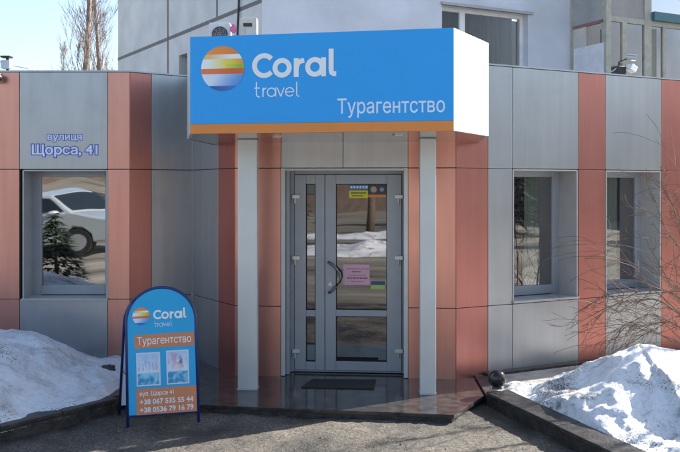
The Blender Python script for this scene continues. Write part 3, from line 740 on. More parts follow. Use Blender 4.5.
def picture(u0, u1, v0, v1, kind):
    a0, a1, b0, b1 = rect_uv(fb, u0, u1, v0, v1); o = MB().box(fb, a0, a1, b0, b1, .0065, .009).build('picture_pocket', M_paper, brd, bevel=.001)
    w_, h_ = a1 - a0, b1 - b0; n = 44; m = MB(); cl = []
    for j in range(n):
        for i in range(n):
            x, y = (i + .5) / n, (j + .5) / n
            nz = noise.fractal(Vector((x * 4 + kind * 9, y * 5, 1)), 1, 2, 4)
            mixc = lambda p_, q_, t_: [p_[k_] + (q_[k_] - p_[k_]) * max(0, min(1, t_)) for k_ in range(3)]
            c = mixc(lin(210, 222, 236), lin(168, 196, 226), (y - .4) * 1.6 + nz * .5)
            if kind:
                c = mixc(c, lin(196, 150, 176), .75 * sm_(1.5 - 5.5 * sqrt((x - .25) ** 2 + (y - .78) ** 2) + nz)); c = mixc(c, lin(150, 84, 110), sm_(1.3 - 7 * sqrt((x - .62) ** 2 + (y - .66) ** 2) + nz * 1.4)); c = mixc(c, lin(225, 205, 200), sm_(1.2 - 9 * sqrt((x - .5) ** 2 * .5 + (y - .52) ** 2) + nz))
            else:
                c = mixc(c, lin(186, 150, 176), .7 * sm_(1.2 - 7 * sqrt((x - .8) ** 2 * .5 + (y - .52) ** 2 * 2) + nz)); c = mixc(c, lin(130, 140, 175), .6 * (abs((x * 6.3 + nz * .4) % 1 - .5) < .12) * (.45 < y < .72 + .1 * nz))
            c = mixc(c, mixc(lin(52, 140, 188), lin(140, 205, 226), .4 + nz * 1.3), sm_((.37 - y + .02 * nz) * 30 + .5))
            q = [(i / n, j / n), ((i + 1) / n, j / n), ((i + 1) / n, (j + 1) / n), (i / n, (j + 1) / n)]
            m.add([fb.at(a0 + .012 + (w_ - .024) * p, b0 + .012 + (h_ - .024) * r, .0096) for p, r in q], [(0, 1, 2, 3)]); cl.append(c)
    off = Vector(brd['_o']); me = bpy.data.meshes.new('print'); me.from_pydata([v - off for v in m.v], [], m.f)
    ca = me.color_attributes.new('Col', 'FLOAT_COLOR', 'CORNER')
    for i, c in enumerate(cl):
        for j in range(4): ca.data[i * 4 + j].color = (c[0], c[1], c[2], 1)
    me.materials.append(M_attr); oo = bpy.data.objects.new('print', me); sc.collection.objects.link(oo); oo.parent = o
picture(136.5, 160.5, 352.5, 386, 0); picture(166.5, 189, 350, 384, 1)

# ------------------------------------------------------------------ papers and stickers on the door
def sticker(u0, u1, v0, v1, m, name, label, d=.0):
    a0, a1, b0, b1 = rect_uv(fd, u0, u1, v0, v1)
    return tag(MB().box(fd, a0, a1, b0, b1, -.012 + d, -.009 + d).build(name, m), label, 'sticker'), (a0, a1, b0, b1)
M_pk = mat('pink paper', (.62, .36, .44, 1), .8, 0, .05); M_ink = mat('ink', (.22, .03, .06, 1), .8)
nt_ = thing('paper_notice', fd.at(du(356), fd.b(285, u=356), 0), 'pink paper notice with printed lines taped inside the wide door leaf', 'notice')
a0, a1, b0, b1 = rect_uv(fd, 343.3, 369.5, 264.5, 285); MB().box(fd, a0, a1, b0, b1, -.010, -.007).build('sheet', M_pk, nt_)
random.seed(3)
for r_, (x0, x1) in enumerate(((.15, .92), (.33, .68), (.22, .85), (.15, .88), (.3, .7))):
    lines = MB(); y = b1 - (b1 - b0) * (.2 + .155 * r_); x = a0 + (a1 - a0) * x0
    while x < a0 + (a1 - a0) * x1:
        l = random.uniform(.008, .026); lines.box(fd, x, x + l, y - .007, y + .006 * (r_ % 2), -.0068, -.0062); x += l + .007
    lines.build('printed_line', M_ink, nt_)
stk = thing('door_sticker', fd.at(du(358), fd.b(198, u=358), 0), 'yellow and blue opening hours sticker at the top of the door glass', 'sticker')
a0, a1, b0, b1 = rect_uv(fd, 349, 367.8, 190.5, 198); MB().box(fd, a0, a1, b0, b1, -.012, -.009).build('yellow_part', mat('yellow vinyl', (.62, .58, .03, 1), .5), stk)
a0, a1, b2, b3 = rect_uv(fd, 349, 367.8, 184.5, 190.2); MB().box(fd, a0, a1, b2, b3, -.012, -.009).build('blue_part', mat('blue vinyl', (.05, .14, .33, 1), .5), stk)
l2 = MB(); 
for q_ in range(6): l2.box(fd, a0 + .015 + q_ * .034, a0 + .038 + q_ * .034, b2 + .02, b3 - .015, -.0088, -.0082)
l2.build('sticker_marks', M_paper, stk)
l2 = MB(); l2.box(fd, a0 + .02, a1 - .02, b1 - .035, b1 - .02, -.0088, -.0082); l2.box(fd, a0 + .03, a1 - .05, b0 + .02, b0 + .03, -.0088, -.0082); l2.build('sticker_marks', mat('sticker ink', (.12, .12, .03, 1), .6), stk)
stk = thing('door_sticker', fd.at(du(377), fd.b(198, u=377), 0), 'dark sticker with round emblem and orange strip at the top corner of the door glass', 'sticker')
a0, a1, b2, b3 = rect_uv(fd, 368.3, 386.3, 184.5, 194.5); MB().box(fd, a0, a1, b2, b3, -.012, -.009).build('dark_part', mat('dark vinyl', (.03, .03, .05, 1), .4), stk)
MB().tube([fd.at(a0 + .06, (b2 + b3) / 2, -.0095), fd.at(a0 + .06, (b2 + b3) / 2, -.0085)], .035, 18).build('emblem', mat('emblem', (.42, .30, .25, 1), .5), stk)
MB().tube([fd.at(a1 - .05, (b2 + b3) / 2, -.0095), fd.at(a1 - .05, (b2 + b3) / 2, -.0085)], .025, 14).build('emblem', mat('emblem pale', (.25, .27, .35, 1), .5), stk)
a0, a1, b2, b3 = rect_uv(fd, 368.3, 386.3, 194.7, 197.3); MB().box(fd, a0, a1, b2, b3, -.012, -.009).build('orange_part', M_orange, stk)
stk = thing('door_sticker', fd.at(du(378), fd.b(289, u=378), 0), 'small green and blue sticker beside the pink notice', 'sticker')
a0, a1, b2, b3 = rect_uv(fd, 371, 385, 285, 289); MB().box(fd, a0, a1, b2, b3, -.012, -.009).build('green_part', mat('green vinyl', (.35, .52, .10, 1), .5), stk)
a0, a1, b2, b3 = rect_uv(fd, 371, 385, 281.5, 284.8); MB().box(fd, a0, a1, b2, b3, -.012, -.009).build('blue_part', mat('navy vinyl', (.03, .06, .2, 1), .5), stk)

# ------------------------------------------------------------------ apartment block behind
M_ap = mat('pale blue grey render', (.68, .70, .76, 1), .9, 0, .14, .9, .2, 25)
M_ap2 = mat('weathered concrete panel', (.68, .66, .65, 1), .9, 0, .12, 1.5, .3, 20)
M_joint = mat('tarred panel joint', (.20, .19, .19, 1), .9)
M_rust = mat('rusty joint', (.28, .15, .14, 1), .9)
M_wf = mat('white window frame', (.85, .86, .87, 1), .5)
M_dkgl = glass_mat('flat window glass', (.75, .77, .77), .0, .45)
q = P(485, 52); dB = Vector((1660 / F, 1, 0)).normalized(); dA = Vector((-537 / F, 1, 0)).normalized()
FBt = Frame(q, q + dB); aC = FBt.a(262); aR = FBt.a(900)
Cn = FBt.at(aC, 0); Rn = FBt.at(aR, 0)
# face A: runs from Cn back and to the left to u=118
tA = None; k118 = (118 - UC) / F
t_ = (k118 * Cn.y - Cn.x) / (dA.x - k118 * dA.y); An = Cn + dA * t_
FF = Frame(Cn, Rn); FG = Frame(An, Cn)
apt = thing('apartment_block', Cn + Vector((1, 3, 0)), 'tall pale concrete apartment block rising behind the travel agency', 'building')
HT = 13.5
winA = [(FF.a(442), FF.a(528))]
wz1 = FF.b(9.5, u=485); wz0 = wz1 - 1.45
ww0, ww1 = winA[0]
bh = MB(); D2 = -.35
def wall_with_holes(fr, a0, a1, z0, z1, holes, m):
    xs = sorted({a0, a1, *[h[0] for h in holes], *[h[1] for h in holes]})
    for x0, x1 in zip(xs, xs[1:]):
        hs = sorted([h for h in holes if h[0] <= x0 + 1e-6 and h[1] >= x1 - 1e-6], key=lambda h: h[2]); z = z0
        for h in hs: m.box(fr, x0, x1, z, h[2], -.35, 0); z = h[3]
        m.box(fr, x0, x1, z, z1, -.35, 0)
holes = []
for dz in (0, 2.8, 5.6):
    holes.append((ww0, ww1, wz0 + dz, wz1 + dz)); 
holes.append((ww1 + 5.5, ww1 + 7, wz0, wz1)); holes.append((ww1 + 5.5, ww1 + 7, wz0 + 2.8, wz1 + 2.8))
wall_with_holes(FF, 0, FF.len, -.1, HT, holes, bh)
bh.build('wall', M_ap, apt)
bg_ = MB(); gz0, gz1 = FG.b(76, u=182), FG.b(54.5, u=182); ga0, ga1 = FG.a(179), FG.a(188.5)
wall_with_holes(FG, 0, FG.len - .001, -.1, HT, [(ga0, ga1, gz0, gz1)], bg_); bg_.build('wall', M_ap2, apt)
bk = MB(); P3 = An + dB * 12; bk.vprism([(An.x + .3, An.y - .1), (An.x + 12 * dB.x, An.y + 12 * dB.y), (Rn.x - .5, Rn.y + 8), (Rn.x - .2, Rn.y + .4)] , HT - .3, HT); bk.build('roof', M_joint, apt)
seamz = FG.b(59, u=118.5); print('seam z', seamz, 'apt window top', wz1, 'Cn', Cn, 'An', An)
jn = MB()
for z in (seamz - 2.8, seamz, seamz + 2.8, seamz + 5.6): jn.box(FG, 0, FG.len - .01, z - .035, z + .035, -.01, .006)
for u in (217,): jn.box(FG, FG.a(u) - .03, FG.a(u) + .03, seamz + .04, HT, -.01, .006)
jn.build('panel_joint', M_joint, apt)
MB().box(FG, FG.a(168) - .03, FG.a(168) + .03, 0, HT - .3, -.01, .008).build('rusty_joint', M_rust, apt)
MB().box(FG, ga0 - .1, ga1 + .3, gz0 - .3, gz1 + .3, -1.2, -.36).build('dark_room', M_int, apt)
random.seed(5)
for h in holes:
    f = MB(); a0, a1, z0, z1 = h; t = .07; mul = a0 + (a1 - a0) * .28; dd = -.16
    for (x0, x1, y0, y1) in ((a0, a0 + t, z0, z1), (a1 - t, a1, z0, z1), (a0 + t, a1 - t, z1 - t, z1), (a0 + t, a1 - t, z0, z0 + t), (mul - .06, mul + .06, z0 + t, z1 - t)): f.box(FF, x0, x1, y0, y1, dd - .05, dd)
    o = f.build('window', M_wf, apt)
    g_ = MB(); g_.add([FF.at(a0, z0, dd - .03), FF.at(a1, z0, dd - .03), FF.at(a1, z1, dd - .03), FF.at(a0, z1, dd - .03)], [(0, 1, 2, 3)]); g_.build('pane', M_dkgl, o)
    c = MB(); n = 60; pt = [(a0 + .1 + (a1 - a0 - .2) * i / n, .03 * sin(i * 1.7) + .01 * sin(i * .6)) for i in range(n + 1)]
    c.add([FF.at(x, zz, -.40 + y) for zz in (z0, z1) for x, y in pt], [(i, i + 1, n + 2 + i, n + 1 + i) for i in range(n)])
    c.build('curtain', mat('brown curtain', (.16, .135, .11, 1), .9, 0, .35, 3, stretch=(5, 5, .3)), o, smooth=True)
    MB().box(FF, a0 - .6, a1 + 3.0, z0 - .2, z1 + .2, -1.5, -1.4).build('room_back', M_int, o)
    MB().box(FF, a0 - .03, a1 + .1, z1 + .0, z1 + .05, -.02, .05).build('lintel', M_reveal, o)
# glazed balcony
M_bfr = mat('olive grey painted timber', (.42, .41, .35, 1), .7, 0, .15, 8); M_bpan = mat('beige balcony sheet', (.60, .57, .52, 1), .7, 0, .12, 3)
bo = FF.at(FF.a(570), 0); bo2 = bo + FF.n * 1.0
ur = UC + F * bo2.x / bo2.y
FSd = Frame(bo, bo2); FFr = Frame(bo2, bo2 + dB)
bal = MB(); zr = FFr.b(20, u=605); zr2 = zr + .85
L = 3.6
def bars(fr, rects, m, name, d0=-.06, d1=0, lab=None):
    k = MB()
    for a0, a1, z0, z1 in rects: k.box(fr, a0, a1, z0, z1, d0, d1)
    return k.build(name, m, apt, label=lab)
a_p = .12
zf = zr - 1.15
bars(FFr, [(0, a_p, 2.7, zr2 + 2)], M_bfr, 'balcony_post', -.12, .01)
bars(FSd, [(0, .08, 2.7, zr2 + 2)], M_bfr, 'balcony_post')
bars(FFr, [(a_p, L, zr, zr + .10)], M_bfr, 'balcony_rail', -.07, .0)
bars(FSd, [(.08, .93, zr - .02, zr + .04)], M_rust, 'balcony_rail', -.05, .0)
bars(FFr, [(FFr.a(622.5), FFr.a(627), zf, zr), (FFr.a(644.5), FFr.a(651.5), 2.7, zr2 + 2), (FFr.a(663), FFr.a(666), zf, zr)], M_bfr, 'balcony_mullion', -.06, .004)
bars(FFr, [(a_p, FFr.a(644.5), zr + .1, zr2 + 2)], mat('dull upper sheet', (.33, .31, .30, 1), .8, 0, .15, 2), 'balcony_panel', -.04, -.01)
bars(FSd, [(.08, .93, zr + .04, zr2 + 2)], mat('grey upper sheet', (.38, .38, .37, 1), .8, 0, .15, 2), 'balcony_panel', -.04, -.01)
bars(FFr, [(a_p, L, 2.7, zf)], M_bpan, 'balcony_panel', -.04, -.01); bars(FSd, [(.08, .93, 2.7, zf)], M_bpan, 'balcony_panel', -.04, -.012)
bars(FSd, [(.08, .45, zf, zr - .02)], M_bpan, 'balcony_panel', -.04, -.01)
bars(FSd, [(.12, .95, zf - .1, zr - .42)], mat('white sheet', (.74, .74, .78, 1), .7), 'white_panel', .0, .012, 'white sheet covering the balcony side')
for fr, x0, x1 in ((FFr, a_p, FFr.a(644.5)), (FSd, .45, .93), (FFr, FFr.a(651.5), L)):
    k = MB(); k.add([fr.at(x0, zf, -.03), fr.at(x1, zf, -.03), fr.at(x1, zr, -.03), fr.at(x0, zr, -.03)], [(0, 1, 2, 3)]); k.build('balcony_glass', M_dkgl, apt)
k = MB(); k.add([FFr.at(FFr.a(651.5), zr + .28, -.03), FFr.at(L, zr + .28, -.03), FFr.at(L, zr2 + 1, -.03), FFr.at(FFr.a(651.5), zr2 + 1, -.03)], [(0, 1, 2, 3)]); k.build('balcony_glass', M_dkgl, apt)
bars(FFr, [(FFr.a(651.5), L, zr + .1, zr + .27)], mat('teal awning', (.05, .16, .20, 1), .6), 'teal_strip', -.05, .08)
bars(FFr, [(0, L, 2.55, 2.7)], M_ap2, 'balcony_floor', -1.0, .0)
cu = MB().box(FFr, FFr.a(652), FFr.a(662), zf, zr - .02, -.16, -.14); cu.build('balcony_curtain', M_curtrefl, apt)
cu = MB().box(FFr, .2, FFr.a(615), zf, zr - .1, -.36, -.34); cu.build('balcony_curtain', mat('dim curtain', (.2, .23, .26, 1), .9), apt)
cab = MB().tube([FG.at(FG.a(242), HT - .5, .03), FG.at(FG.a(241), 5.5, .04), FG.at(FG.a(239.5), 4.6, .05)], .02, 6); cab.build('cable', M_dk, apt)

# ------------------------------------------------------------------ small things on the roof
def zat(v, Y): return H - (v - VH) * Y / F
Y = 9.75
bx = thing('roof_junction_box', ((250 - UC) * Y / F, Y, 3.4), 'beige metal box with a dark label standing on the roof behind the sign', 'meter box')
fr = Frame(((240 - UC) * Y / F, Y, 0), ((257 - UC) * Y / F, Y, 0))
MB().box(fr, 0, fr.len, 3.4, zat(17.5, Y), -.15, 0).build('case', mat('beige case', (.52, .50, .44, 1), .6), bx, bevel=.01)
MB().box(fr, .04, fr.len - .06, zat(26.5, Y), zat(23, Y), 0, .004).build('label_plate', M_dk, bx)
MB().box(fr, .07, fr.len - .02, 3.5, zat(28.5, Y), .0, .01).build('door_panel', M_alul, bx)
ds = thing('air_conditioner', ((219 - UC) * Y / F, Y, 3.4), 'pale air conditioner unit with round fan just showing over the blue sign', 'air conditioner')
fr = Frame(((209 - UC) * Y / F, Y, 0), ((230 - UC) * Y / F, Y, 0)); zc = zat(34.5, Y)
MB().box(fr, 0, fr.len, 3.42, zat(22.5, Y), -.22, 0).build('case', mat('pale metal case', (.60, .62, .66, 1), .5, 0, .08), ds, bevel=.012)
fx = fr.a(220); MB().tube([fr.at(fx, zc, .001), fr.at(fx, zc, .006)], .098, 32).build('fan_opening', M_dk, ds)
gr = MB()
for r_ in (.03, .052, .074, .097): gr.stroke(fr, arc(fx, zc, r_, 0, 350, 36), .006, .008, .013, closed=True)
for k_ in range(4): gr.stroke(fr, [(fx - .1 * cos(k_ * pi / 4), zc - .1 * sin(k_ * pi / 4)), (fx + .1 * cos(k_ * pi / 4), zc + .1 * sin(k_ * pi / 4))], .005, .014 + .0012 * k_, .0148 + .0012 * k_)
gr.build('grille', mat('grey grille', (.25, .25, .26, 1), .5), ds)
for q_ in (.02, fr.len - .06): MB().box(fr, q_, q_ + .04, 3.40, 3.42, -.24, .02).build('foot', M_dk, ds)
pk = thing('pink_vent_cap', ((233.5 - UC) * Y / F, Y, 3.4), 'small pink cap on a pipe between the dish and the beige box', 'vent')
px = (233.5 - UC) * Y / F
MB().tube([(px, Y, 3.4), (px, Y, zat(33, Y))], .02, 10).build('pipe', M_alul, pk)
MB().ball((px, Y, zat(29, Y)), .036, 12, 1.7).build('cap', mat('pink plastic', (.65, .14, .32, 1), .5), pk, smooth=True)
Y = 9.62
an = thing('roof_antenna', ((7 - UC) * Y / F, Y, 3.52), 'white box on a short pole at the left end of the roof', 'antenna')
ax = (7.5 - UC) * Y / F
MB().tube([(ax, Y, 3.5), (ax, Y, zat(56.5, Y))], .018, 8).build('pole', M_dk, an)
MB()._wb(ax - .06, ax + .05, Y - .06, Y + .02, zat(69, Y), zat(60.5, Y)).build('box', mat('pale blue box', (.5, .55, .62, 1), .5), an, bevel=.008)
MB()._wb(ax - .06, ax + .055, Y - .07, Y + .03, zat(58, Y), zat(56.3, Y)).build('hood', M_dk, an, bevel=.003)
MB().tube([(ax - .06, Y, zat(62, Y)), (ax - .3, Y, zat(60, Y))], .006, 6).build('cable', M_dk, an)
MB().tube([(ax + .05, Y, zat(65.5, Y)), ((28 - UC) * Y / F, Y, zat(68.5, Y)), ((48 - UC) * Y / F, Y + .3, zat(73.5, Y))], .005, 6).build('cable', M_alul, an)
cmr = thing('security_camera', P(3, 86, 3.4), 'dark rounded camera at the top of the left copper panel', 'camera')
cc = FA.at(FA.a(1), FA.b(78.5, u=1), .09)
MB().ball(cc, .05, 14).build('lens_dome', M_dk, cmr, smooth=True)
MB().box(FA, FA.a(-6), FA.a(2), FA.b(83, u=0), FA.b(73.5, u=0), .001, .07).build('housing', M_alul, cmr, bevel=.01)
fl = thing('floodlight', FE.at(FE.a(628), ZT, -.1), 'small metal floodlight clamped to the roof edge in front of the balcony', 'floodlight')
aa = FE.a(629); zz = lambda v: FE.b(v, u=629)
MB().tube([FE.at(aa - .12, ZT, -.06), FE.at(aa - .10, zz(62), -.06), FE.at(aa + .02, zz(57), -.02)], .014, 8).build('bracket', M_dk, fl)
MB().box(FE, aa - .16, aa - .02, ZT, zz(66), -.14, -.02).build('ballast_box', M_dk, fl, bevel=.01)
MB().prism(FE, [(aa - .03, zz(69)), (aa + .06, zz(73)), (aa + .10, zz(67)), (aa + .01, zz(63.5))], -.04, .05).build('lamp_head', mat('shiny reflector', (.8, .8, .78, 1), .2, .3), fl, bevel=.008)
MB().tube([FE.at(aa - .02, zz(57), -.02), FE.at(aa + .06, zz(58.5), .06)], .04, 12).build('lamp_head', mat('lamp case', (.45, .45, .43, 1), .3, .6), fl)
MB().tube([FE.at(aa - .12, zz(66), -.05), FE.at(aa - .2, zz(71), -.05), FE.at(aa - .3, ZT + .01, -.06)], .008, 6).build('cable', M_alul, fl)

# ------------------------------------------------------------------ trees and shrubs
def branch(m, p, d, L_, r, lev, spread, up, segs=5, kids=4, wob=.12, minr=.003, sides=5):
    pts = [p.copy()]; rad = [r]; q = p.copy(); dd = d.copy()
    for i in range(segs):
        dd = (dd + Vector((random.uniform(-1, 1), random.uniform(-1, 1), random.uniform(-1, 1))) * wob + Vector((0, 0, up))).normalized()
        q = q + dd * (L_ / segs); pts.append(q.copy()); rad.append(max(minr, r * (1 - .8 * (i + 1) / segs)))
    m.tube(pts, rad, sides, cap=False)
    if lev > 0:
        for k_ in range(kids):
            t = random.uniform(.25, .98); i = min(segs - 1, int(t * segs)); f = t * segs - i
            pp = pts[i].lerp(pts[i + 1], f); ax_ = dd.cross(Vector((random.uniform(-1, 1), random.uniform(-1, 1), random.uniform(-1, 1)))).normalized()
            nd = (Matrix.Rotation(random.uniform(spread * .6, spread * 1.3), 3, ax_) @ (pts[i + 1] - pts[i]).normalized()).normalized()
            branch(m, pp, nd, L_ * random.uniform(.4, .65), max(minr, rad[i] * .6), lev - 1, spread, up, segs, kids, wob, minr, max(3, sides - 1))
def poplar(x, y, h, r, label, seed, n=90):
    random.seed(seed)
    t = thing('poplar_tree', (x, y, 0), label, 'tree', 'bare poplars beyond the roof')
    pts = [Vector((x + .12 * sin(i * .8 + seed), y, h * i / 12)) for i in range(13)]
    MB().tube(pts, [r * (1 - .9 * i / 12) for i in range(13)], 8).build('trunk', M_barkr, t, smooth=True)
    m = MB()
    for i in range(n):
        f = random.uniform(.12, .97); p = pts[int(f * 12)].lerp(pts[min(12, int(f * 12) + 1)], f * 12 % 1)
        th = random.uniform(0, 2 * pi); o_ = random.uniform(.14, .50)
        d = Vector((cos(th) * o_, sin(th) * o_, 1)).normalized()
        branch(m, p, d, h * random.uniform(.06, .15) * (1.15 - f * .6), max(.010, r * .14 * (1 - f)), 2, .35, .08, 4, 4, .10, .006, 4)
    m.build('crown', M_barkr, t); return t
poplar((86.5 - UC) * 34 / F, 34, 17, .20, 'tallest bare poplar with the thicker trunk rising over the left roof', 2, 105)
poplar((97 - UC) * 35.5 / F, 35.5, 16, .15, 'thinner bare poplar just right of the tallest one', 4, 90)
poplar((62 - UC) * 50 / F, 50, 11, .09, 'short far bare poplar nearest the tall pair', 6, 70)
poplar((55 - UC) * 52 / F, 52, 9.2, .08, 'short far bare poplar furthest left', 9, 70)

def shrub(x, y, z, n, h, label, seed, lean=(0, 0), name='bare_shrub', r=.012, arches=()):
    random.seed(seed); t = thing(name, (x, y, z), label, 'shrub'); m = MB(); m2 = MB()
    for i in range(n):
        th = random.uniform(0, 2 * pi); o_ = random.uniform(.3, .9)
        d = Vector((cos(th) * o_ + lean[0], sin(th) * o_ * .5 + lean[1], 1)).normalized()
        branch(m if i % 2 else m2, Vector((x + random.uniform(-.1, .1), y + random.uniform(-.1, .1), z)), d, h * random.uniform(.6, 1.1), r * random.uniform(.6, 1), 2, .55, -.06, 8, 4, .13, .0022, 5)
    for (u0, v0, u1, v1, u2, v2, rr) in arches:
        yy = y - random.uniform(.0, .5); f_ = lambda u, v: Vector(((u - UC) * yy / F, yy, H - (v - VH) * yy / F))
        p0, p1, p2 = f_(u0, v0), f_(u1, v1), f_(u2, v2); pts = [p0 * (1 - q) ** 2 + p1 * 2 * q * (1 - q) + p2 * q * q + Vector((0, .1 * sin(q * 3), .02 * sin(q * 17))) for q in [i / 12 for i in range(13)]]
        m.tube(pts, [rr * (1 - .75 * i / 12) for i in range(13)], 6)
        for i in range(3, 12):
            for k_ in range(2):
                d = ((pts[i + 1] - pts[i]).normalized() + Vector((random.uniform(-.8, .5), random.uniform(-.5, .5), random.uniform(-1, .9)))).normalized()
                branch(m2, pts[i], d, random.uniform(.15, .5), rr * .38, 2, .6, -.01, 5, 2, .17, .0018, 4)
    m.build('stems', M_bark, t); m2.build('twigs', M_twig, t); return t
shrub(4.15, 8.75, .1, 14, 1.8, 'leafless shrub with arching twigs at the right window', 12, (-.3, 0), arches=((716, 350, 690, 255, 575, 312, .013), (712, 345, 660, 270, 592, 322, .011), (716, 350, 640, 285, 612, 350, .009), (716, 340, 700, 240, 640, 205, .010), (705, 350, 670, 300, 640, 350, .008), (716, 345, 690, 210, 662, 190, .009)))
def bare_tree(x, y, h, r, label, seed, dirs, group=None, kids=5, lev=3):
    random.seed(seed); t = thing('bare_tree', (x, y, 0), label, 'tree', group)
    pts = [Vector((x + .04 * sin(i), y + .03 * cos(i * 1.3), h * .5 * i / 5 - .05)) for i in range(6)]
    MB().tube(pts, [r * (1 - .07 * i) for i in range(6)], 10).build('trunk', M_bark, t, smooth=True)
    m = MB()
    for i in range(dirs):
        th = 2 * pi * i / dirs + random.uniform(-.3, .3); o_ = random.uniform(.5, 1.0); p = pts[random.choice((3, 4, 5, 5))]
        branch(m, p, Vector((cos(th) * o_, sin(th) * o_, 1)).normalized(), h * random.uniform(.35, .55), r * .5, lev, .55, .03, 6, kids, .12, .005, 5)
    m.build('crown', M_bark, t); return t
bare_tree(8.3, 10.0, 6.4, .09, 'young bare tree standing off to the right beside the wall', 21, 5, None, 4, 2)

# ------------------------------------------------------------------ across the street (seen mirrored in the glass)
M_brick = mat('old dark brick', (.17, .125, .10, 1), .9, 0, .25, 2)
def block(x0, x1, y0, y1, h, label, face):
    t = thing('brick_house', ((x0 + x1) / 2, (y0 + y1) / 2, 0), label, 'building')
    MB()._wb(x0, x1, y0, y1, -.1, h).build('wall', M_brick, t); MB()._wb(x0 - .4, x1 + .4, y0 - .4, y1 + .4, h, h + .4).build('roof', M_joint, t)
    for z in [1.5 + 3 * i for i in range(int(h // 3))]:
        if face == 'y':
            x = x0 + 2
            while x < x1 - 2: MB()._wb(x, x + 1.5, y1 + .005, y1 + .06, z, z + 1.5).build('window', M_int, t); x += 4.5
        else:
            y = y0 + 2
            while y < y1 - 2: MB()._wb(x0 - .06, x0 - .005, y, y + 1.5, z, z + 1.5).build('window', M_int, t); y += 4.5
block(-50, 24, -56, -46, 7, 'long dark brick house across the street facing the shop', 'y')
block(48, 58, -30, 14, 8, 'dark brick house down the street to the right', 'x')
def conifer(x, y, h, w_, label, seed, n=1600):
    random.seed(seed); t = thing('conifer', (x, y, 0), label, 'tree')
    MB().tube([(x, y, 0), (x, y, h * .95)], [w_ * .06, .01], 8).build('trunk', M_bark, t)
    m = MB()
    for i in range(n):
        f = random.random() ** .7; z = h * (.04 + .95 * (1 - f)); rr = w_ * f * random.uniform(.3, 1) ** .5; th = random.uniform(0, 2 * pi)
        c = Vector((x + rr * cos(th), y + rr * sin(th), z)); d = Vector((cos(th), sin(th), random.uniform(-.5, .1))).normalized(); s_ = Vector((-sin(th), cos(th), 0))
        l = w_ * random.uniform(.12, .3)
        m.add([c - s_ * l * .25, c + s_ * l * .25, c + d * l], [(0, 1, 2)])
    m.build('crown', M_fir, t)
conifer(-5.08, 5.0, 1.5, .62, 'small dark spruce in front of the left bed', 31)
for i, (x, y, h) in enumerate(((-24, -22, 9), (-9, -24, 10), (4, -21, 8), (13, -23, 10), (30, -12, 9), (29, -4, 8), (31, 6, 9))):
    conifer(x, y, h, 2.4, ('dark spruce across the street, number order left to right: ' if False else '') + ['far left spruce across the street', 'second spruce across the street from the left', 'spruce opposite the shop door', 'spruce opposite the right corner of the shop', 'spruce at the near end of the side street', 'spruce in the middle of the side street', 'spruce at the far end of the side street'][i], 40 + i, 1500)
for i, (x, y) in enumerate(((-15, -17), (-3, -18), (9, -16))):
    bare_tree(x, y, 9, .2, ['bare tree across the street on the left', 'bare tree across the street opposite the door', 'bare tree across the street on the right'][i], 60 + i, 6, None, 4, 2)
# ploughed snow banks along the road behind the viewer
def bank(x0, x1, y0, y1, hgt, seed):
    def fn(x, y):
        t = (y - y0) / (y1 - y0); s_ = sin(pi * t)
        h = hgt * s_ ** .8 * (.75 + .9 * fbm(x + seed, y, .5)) + .05 * fbm(x, y, 3) * s_ if 0 < t < 1 else 0
        e = sm((x - x0) / 1.2) * sm((x1 - x) / 1.2)
        h = h * e - .03
        return h if h > -.05 else None
    return heightgrid(x0, x1, y0, y1, 200, 40, fn, 'snow_bank', M_snow)
tag(bank(-26, 3, -8.6, -6.2, .35, 1), 'ploughed snow bank on the near side of the street', 'snow bank')
tag(bank(-30, 22, -16, -13.6, .22, 8), 'larger ploughed snow bank on the far side of the street', 'snow bank')
struct(MB()._wb(-60, 35, -11.8, -8.8, -.2, -.035).build('road', mat('asphalt', (.05, .05, .05, 1), .8, 0, .3, 4)))
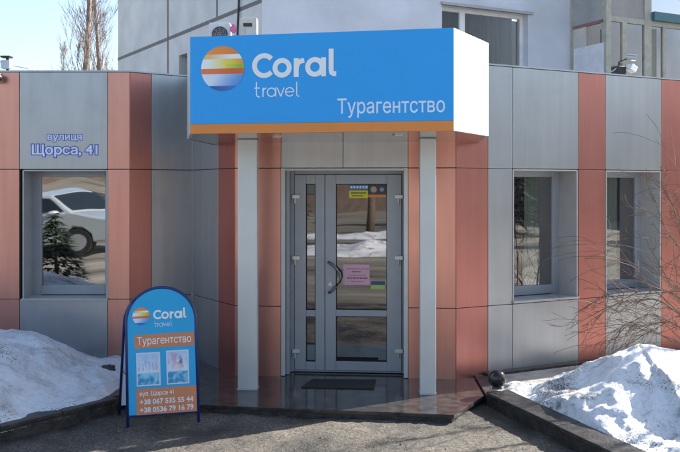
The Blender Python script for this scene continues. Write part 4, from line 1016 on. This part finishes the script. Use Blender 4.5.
# parked car
def car(x, y, rz):
    t = thing('parked_car', (x, y, 0), 'silver hatchback parked by the kerb behind the viewer', 'car')
    Mp = mat('silver car paint', (.50, .55, .56, 1), .25, .3, .02, coat=.6); Mg = mat('car glass', (.015, .02, .025, 1), .05)
    R_ = Matrix.Rotation(rz, 4, 'Z'); T_ = Matrix.Translation((x, y, 0)) @ R_
    prof = [(-2.0, .35), (-2.05, .6), (-1.95, .85), (-1.1, 1.0), (-.45, 1.43), (.2, 1.5), (1.1, 1.45), (1.75, 1.05), (1.98, .9), (2.02, .5), (1.95, .3), (1.55, .28), (1.5, .5), (1.3, .66), (1.1, .66), (.9, .5), (.85, .27), (-.85, .27), (-.9, .5), (-1.1, .66), (-1.3, .66), (-1.5, .5), (-1.55, .3)]
    n = len(prof); m = MB(); rows = []
    for wv, sx, zc in ((-.82, .97, 0), (-.84, 1, 0), (.84, 1, 0), (.82, .97, 0)):
        rows.append([T_ @ Vector((px * sx, wv * (1 - .22 * max(0, pz - .95) / .55), pz)) for px, pz in prof])
    vs = rows[1] + rows[2]; m.add(vs, [tuple(range(n)), tuple(range(2 * n - 1, n - 1, -1))] + [(i, n + i, n + (i + 1) % n, (i + 1) % n) for i in range(n)])
    m.build('body', Mp, t, bevel=.04)
    def quad(pts, name, mt):
        k = MB(); k.add([T_ @ Vector(p) for p in pts], [tuple(range(len(pts)))]); o = k.build(name, mt, t); s_ = o.modifiers.new('t', 'SOLIDIFY'); s_.thickness = .012; s_.offset = 0
    for s_ in (-1, 1):
        w1 = lambda z: s_ * (.845 * (1 - .22 * max(0, z - .95) / .55) + .006)
        quad([(-.92, w1(1.02), 1.02), (-.45, w1(1.36), 1.36), (.15, w1(1.42), 1.42), (.15, w1(1.02), 1.02)], 'side_window', Mg)
        quad([(.22, w1(1.02), 1.02), (.22, w1(1.42), 1.42), (1.0, w1(1.38), 1.38), (1.45, w1(1.06), 1.06)], 'side_window', Mg)
        for wx in (-1.2, 1.2):
            c = Vector((wx, s_ * .74, .31)); k = MB().tube([T_ @ (c - Vector((0, .1, 0))), T_ @ (c + Vector((0, .1, 0)))], .31, 24)
            o = k.build('wheel', M_black, t); k = MB().tube([T_ @ (c - Vector((0, .106, 0))), T_ @ (c + Vector((0, .106, 0)))], .19, 16); k.build('rim', M_steel, o)
        k = MB().ball(T_ @ Vector((-1.96, s_ * .6, .72)), .12, 10, .7); k.build('headlight', M_steel, t, smooth=True)
        k = MB().ball(T_ @ Vector((-.75, s_ * .93, 1.0)), .1, 10, .7); k.build('mirror', Mp, t, smooth=True)
    quad([(-1.05, -.74, 1.035), (-1.05, .74, 1.035), (-.5, .66, 1.41), (-.5, -.66, 1.41)], 'windscreen', Mg)
    quad([(1.69, -.72, 1.1), (1.69, .72, 1.1), (1.16, .66, 1.42), (1.16, -.66, 1.42)], 'rear_window', Mg)
car(-7.6, -2.2, radians(200))

for o in sc.objects:
    if '_o' in o: del o['_o']
